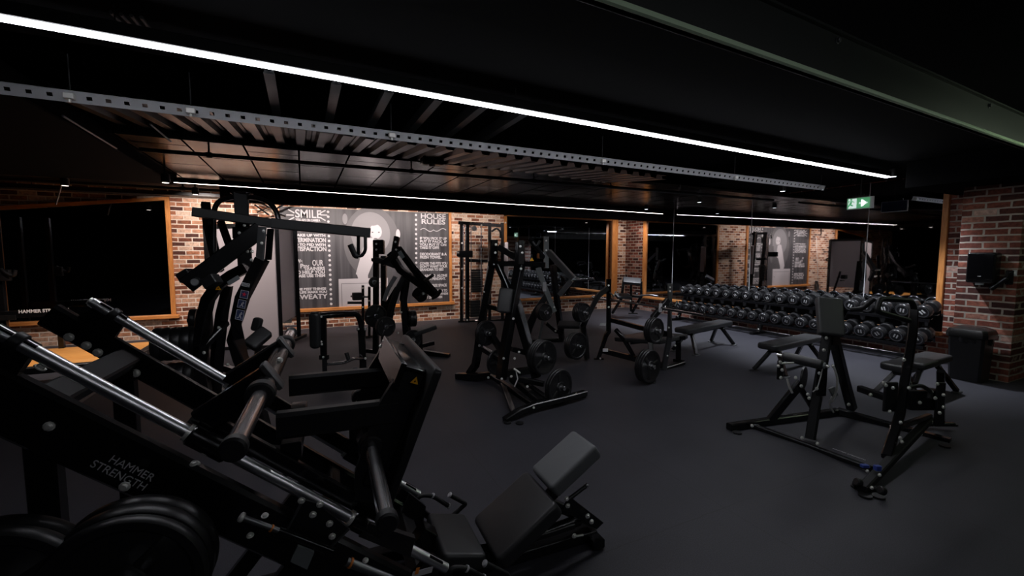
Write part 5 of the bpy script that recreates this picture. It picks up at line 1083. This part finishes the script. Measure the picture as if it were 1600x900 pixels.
panel(P3((785, 437, 10.6)) * 1 - Z_ * P3((785, 437, 10.6)).z, P3((794, 437, 10.5)) - Z_ * P3((794, 437, 10.5)).z, 1.0, 1.95, 0.03, 'shroud', 'shroud', 'pale narrow strip painting a reflection')  # pale panel added in place of a reflection
bl(t, [(722, 380, 10.0), (722, 420, 10.0), (722, 450, 10.0), (730, 500, 10.1), (736, 348, 10.0), (752, 352, 10.0), (790, 348, 10.2)], rpx=1.6)

# ---------------------------------------------------------------- dumbbell rack and its dumbbells
t = thing('dumbbell_rack', 'long two tier black dumbbell rack standing under the jointed mirror', 'rack', (8.6, 5.6, 0))
Y0, Y1 = 3.02, 8.0
tl = math.radians(14); ux = V((math.cos(tl), 0, math.sin(tl))); un = V((-math.sin(tl), 0, math.cos(tl)))
TI = [(8.44, 0.425), (8.58, 0.82)]                      # x, z of dumbbell centres on either tier
for x, z in TI:
    c = V((x, 0, z)) - un * 0.115
    for s in (-0.10, 0.10):
        p = c + ux * s
        part('tray_rail', MB().sweep([V((p.x, Y0, p.z)), V((p.x, Y1, p.z))], 0.07, 0.02, up=un), M['black'], t)
    p = c - ux * 0.195 - un * 0.005; part('tray_lip', MB().sweep([V((p.x, Y0, p.z)), V((p.x, Y1, p.z))], 0.006, 0.05, up=un), M['black'], t)
    p = c + ux * 0.195 + un * 0.03; part('tray_back', MB().sweep([V((p.x, Y0, p.z)), V((p.x, Y1, p.z))], 0.006, 0.17, up=un), M['black'], t)
for y in (3.3, 5.75, 7.9):
    part('upright', MB().sweep([V((8.52, y, 0.03)), V((8.80, y, 0.72))], 0.07, 0.06, up=Y_), M['black'], t)
    part('foot', MB().sweep([V((8.28, y, 0.025)), V((8.86, y, 0.025))], 0.07, 0.05), M['black'], t)
    for x, z in TI:
        c = V((x, y, z)) - un * 0.145; part('tray_arm', MB().sweep([c - ux * 0.19, c + ux * 0.19], 0.05, 0.04, up=un), M['black'], t)
    for z in (0.10, 0.2): bolt(t, V((8.50 + z * 0.4, y, z)) - X_ * 0.03, -X_, 0.011)
part('back_panel', MB().aabb((8.855, Y0, 0.46), (8.865, Y1, 0.74)), M['matte'], t)
part('base_rail', MB().sweep([V((8.56, Y0, 0.06)), V((8.56, Y1, 0.06))], 0.05, 0.05), M['black'], t)
M['urethane'] = mat('dark_urethane', (0.016, 0.016, 0.017), 0.26)
def dumbbell(lab, grp):
    r = thing('dumbbell', lab, 'dumbbell', (0, 0, 0), 0, grp)
    for s in (-1, 1):
        prof = [(0.03, 0.055), (0.082, 0.058), (0.098, 0.072), (0.10, 0.085), (0.10, 0.145), (0.096, 0.158), (0.086, 0.166), (0.06, 0.166), (0.055, 0.163), (0.01, 0.163)]
        h = part('head', MB().lathe(prof, (0, 0, 0), X_ * s, 28), M['urethane'], r)
        f = part('face_ring', MB().lathe([(0.066, 0.1655), (0.070, 0.167), (0.078, 0.167), (0.081, 0.1655)], (0, 0, 0), X_ * s, 28, close=True), M['steel'], h, label='steel grey face ring')
        for k in (-1, 1): part('number_mark', MB().box((s * 0.1645, k * 0.018, 0), 0.0018, 0.009, 0.028, ch=0.001), M['white'], h, label='pale worn number mark')
    part('handle', MB().lathe([(0.016, -0.06), (0.0175, -0.02), (0.0175, 0.02), (0.016, 0.06)], (0, 0, 0), X_, 16), M['chrome'], r, label='chrome handle')
    remember(r); return r
proto = None
for ti, (x, z) in enumerate(TI):
    tier = ['lower', 'upper'][ti]; n = 20
    for i in range(n):
        y = 7.72 - i * 0.243
        lab = 'black round headed dumbbell, %s from the far corner on the %s tier of the rack' % (ORD[i], tier)
        grp = 'dumbbells on the %s tier' % tier
        if proto is None: o = proto = dumbbell(lab, grp)
        else:
            o = copy_tree(proto); o['label'] = lab; o['group'] = grp
        k = 0.88 + 0.16 * i / (n - 1)
        o.location = V((x, y, z)) + un * (0.1 * (k - 1) - 0.003); o.rotation_euler = (random.uniform(-0.8, 0.8), -tl, random.uniform(-0.05, 0.05)); o.scale = (k, k, k)
        o.rotation_mode = 'ZYX' if False else 'XYZ'

# ---------------------------------------------------------------- left: lifting platform, edge mats, rack beam with lettering
q = [FL(13, 573, 0.08), FL(214, 556, 0.08), FL(241, 535, 0.08), FL(88, 541, 0.08)]
c = sum(q, V()) / 4
t = thing('lifting_platform', 'timber topped lifting platform with black rubber sides by the left mirror', 'platform', (c.x, c.y, 0))
xa, xb, ya, yb = -4.3, -2.35, 8.15, 9.75
part('timber_top', MB().aabb((xa + 0.0, ya + 0.12, 0.0), (xb - 0.12, yb, 0.085), ch=0.004), M['woodP'], t)
part('rubber_side', MB().aabb((xb - 0.115, ya, 0.0), (xb, yb, 0.09), ch=0.006), M['rubber'], t); part('rubber_side', MB().aabb((xa, ya, 0.0), (xb - 0.12, ya + 0.115, 0.09), ch=0.006), M['rubber'], t)
part('side_label', MB().aabb((xb, 8.55, 0.03), (xb + 0.003, 8.85, 0.065)), M['pale'], t, label='small pale side label')
t = thing('plyo_step', 'low black rubber step with sloping sides in front of the timber platform', 'step', FL(60, 590))
part('top_mat', MB().loops([[V((-2.9 + sx * k, 6.6 + sy * k * 0.6, z)) for sx, sy in ((-1, -1), (1, -1), (1, 1), (-1, 1))] for k, z in ((0.62, 0), (0.55, 0.16), (0.52, 0.17))]), M['rubber'], t)
part('grip_sheet', MB().box((-2.9, 6.6, 0.174), 0.45, 0.27, 0.004, ch=0.002), M['vinyl'], t)
t = thing('squat_rack', 'black squat rack whose low crossbeam with pale lettering crosses the left mirror', 'squat rack', AY(2, 520, 9.75).xy.to_3d())
p = AY(1, 440, 9.75); part('upright', MB().sweep([V((p.x, 9.75, 0.0)), V((p.x, 9.75, 2.35))], 0.075, 0.075, up=Y_), M['black'], t)
p2 = AY(-55, 440, 9.75); part('upright', MB().sweep([V((p2.x, 9.75, 0.0)), V((p2.x, 9.75, 2.35))], 0.075, 0.075, up=Y_), M['black'], t)
l0, l1 = AY(-60, 491, 9.7), AY(98, 488, 9.7)
part('cross_beam', MB().aabb((l0.x, 9.66, l1.z - 0.06), (l1.x, 9.72, l1.z + 0.06), ch=0.006), M['black'], t)
part('beam_post', MB().sweep([V((l1.x - 0.05, 9.72, 0.0)), V((l1.x - 0.05, 9.72, l1.z))], 0.07, 0.07, up=Y_), M['black'], t)
a = AY(29, 489.5, 9.655); text('HAMMER STRENGTH', a, X_, Z_, 0.075, M['white'], t, width=0.60, thick=0.001, off=0.002)
for px, py, w_ in ((3, 497, 0.16),): part('lettering_plate', MB().box(AY(px, py, 9.64), w_, 0.01, 0.04, ch=0.003), M['plastic'], t)
j = AY(10, 430, 9.68); part('bar_hook', MB().tube([j + V((-0.06, 0, 0.1)), j + V((0.02, -0.03, 0.02)), j + V((0.10, -0.03, -0.02)), j + V((0.12, -0.03, 0.08))], 0.025, 10, bend=0.04), M['rubber'], t)
part('bar_hook', MB().box(AY(6, 430, 9.7), 0.08, 0.04, 0.09, ch=0.01), M['rubber'], t)
# pull cord in front of the left mirror
t = part('hanging_rod', MB().rod(AY(87, 320, 9.5) + (AY(93, 300, 9.5) - AY(87, 320, 9.5)) * ((2.93 - AY(87, 320, 9.5).z) / (AY(93, 300, 9.5).z - AY(87, 320, 9.5).z)), AY(87, 320, 9.5), 0.012, 8), M['steel']); tag(t, 'short bright metal rod hanging slanted above the left mirror', 'rod')
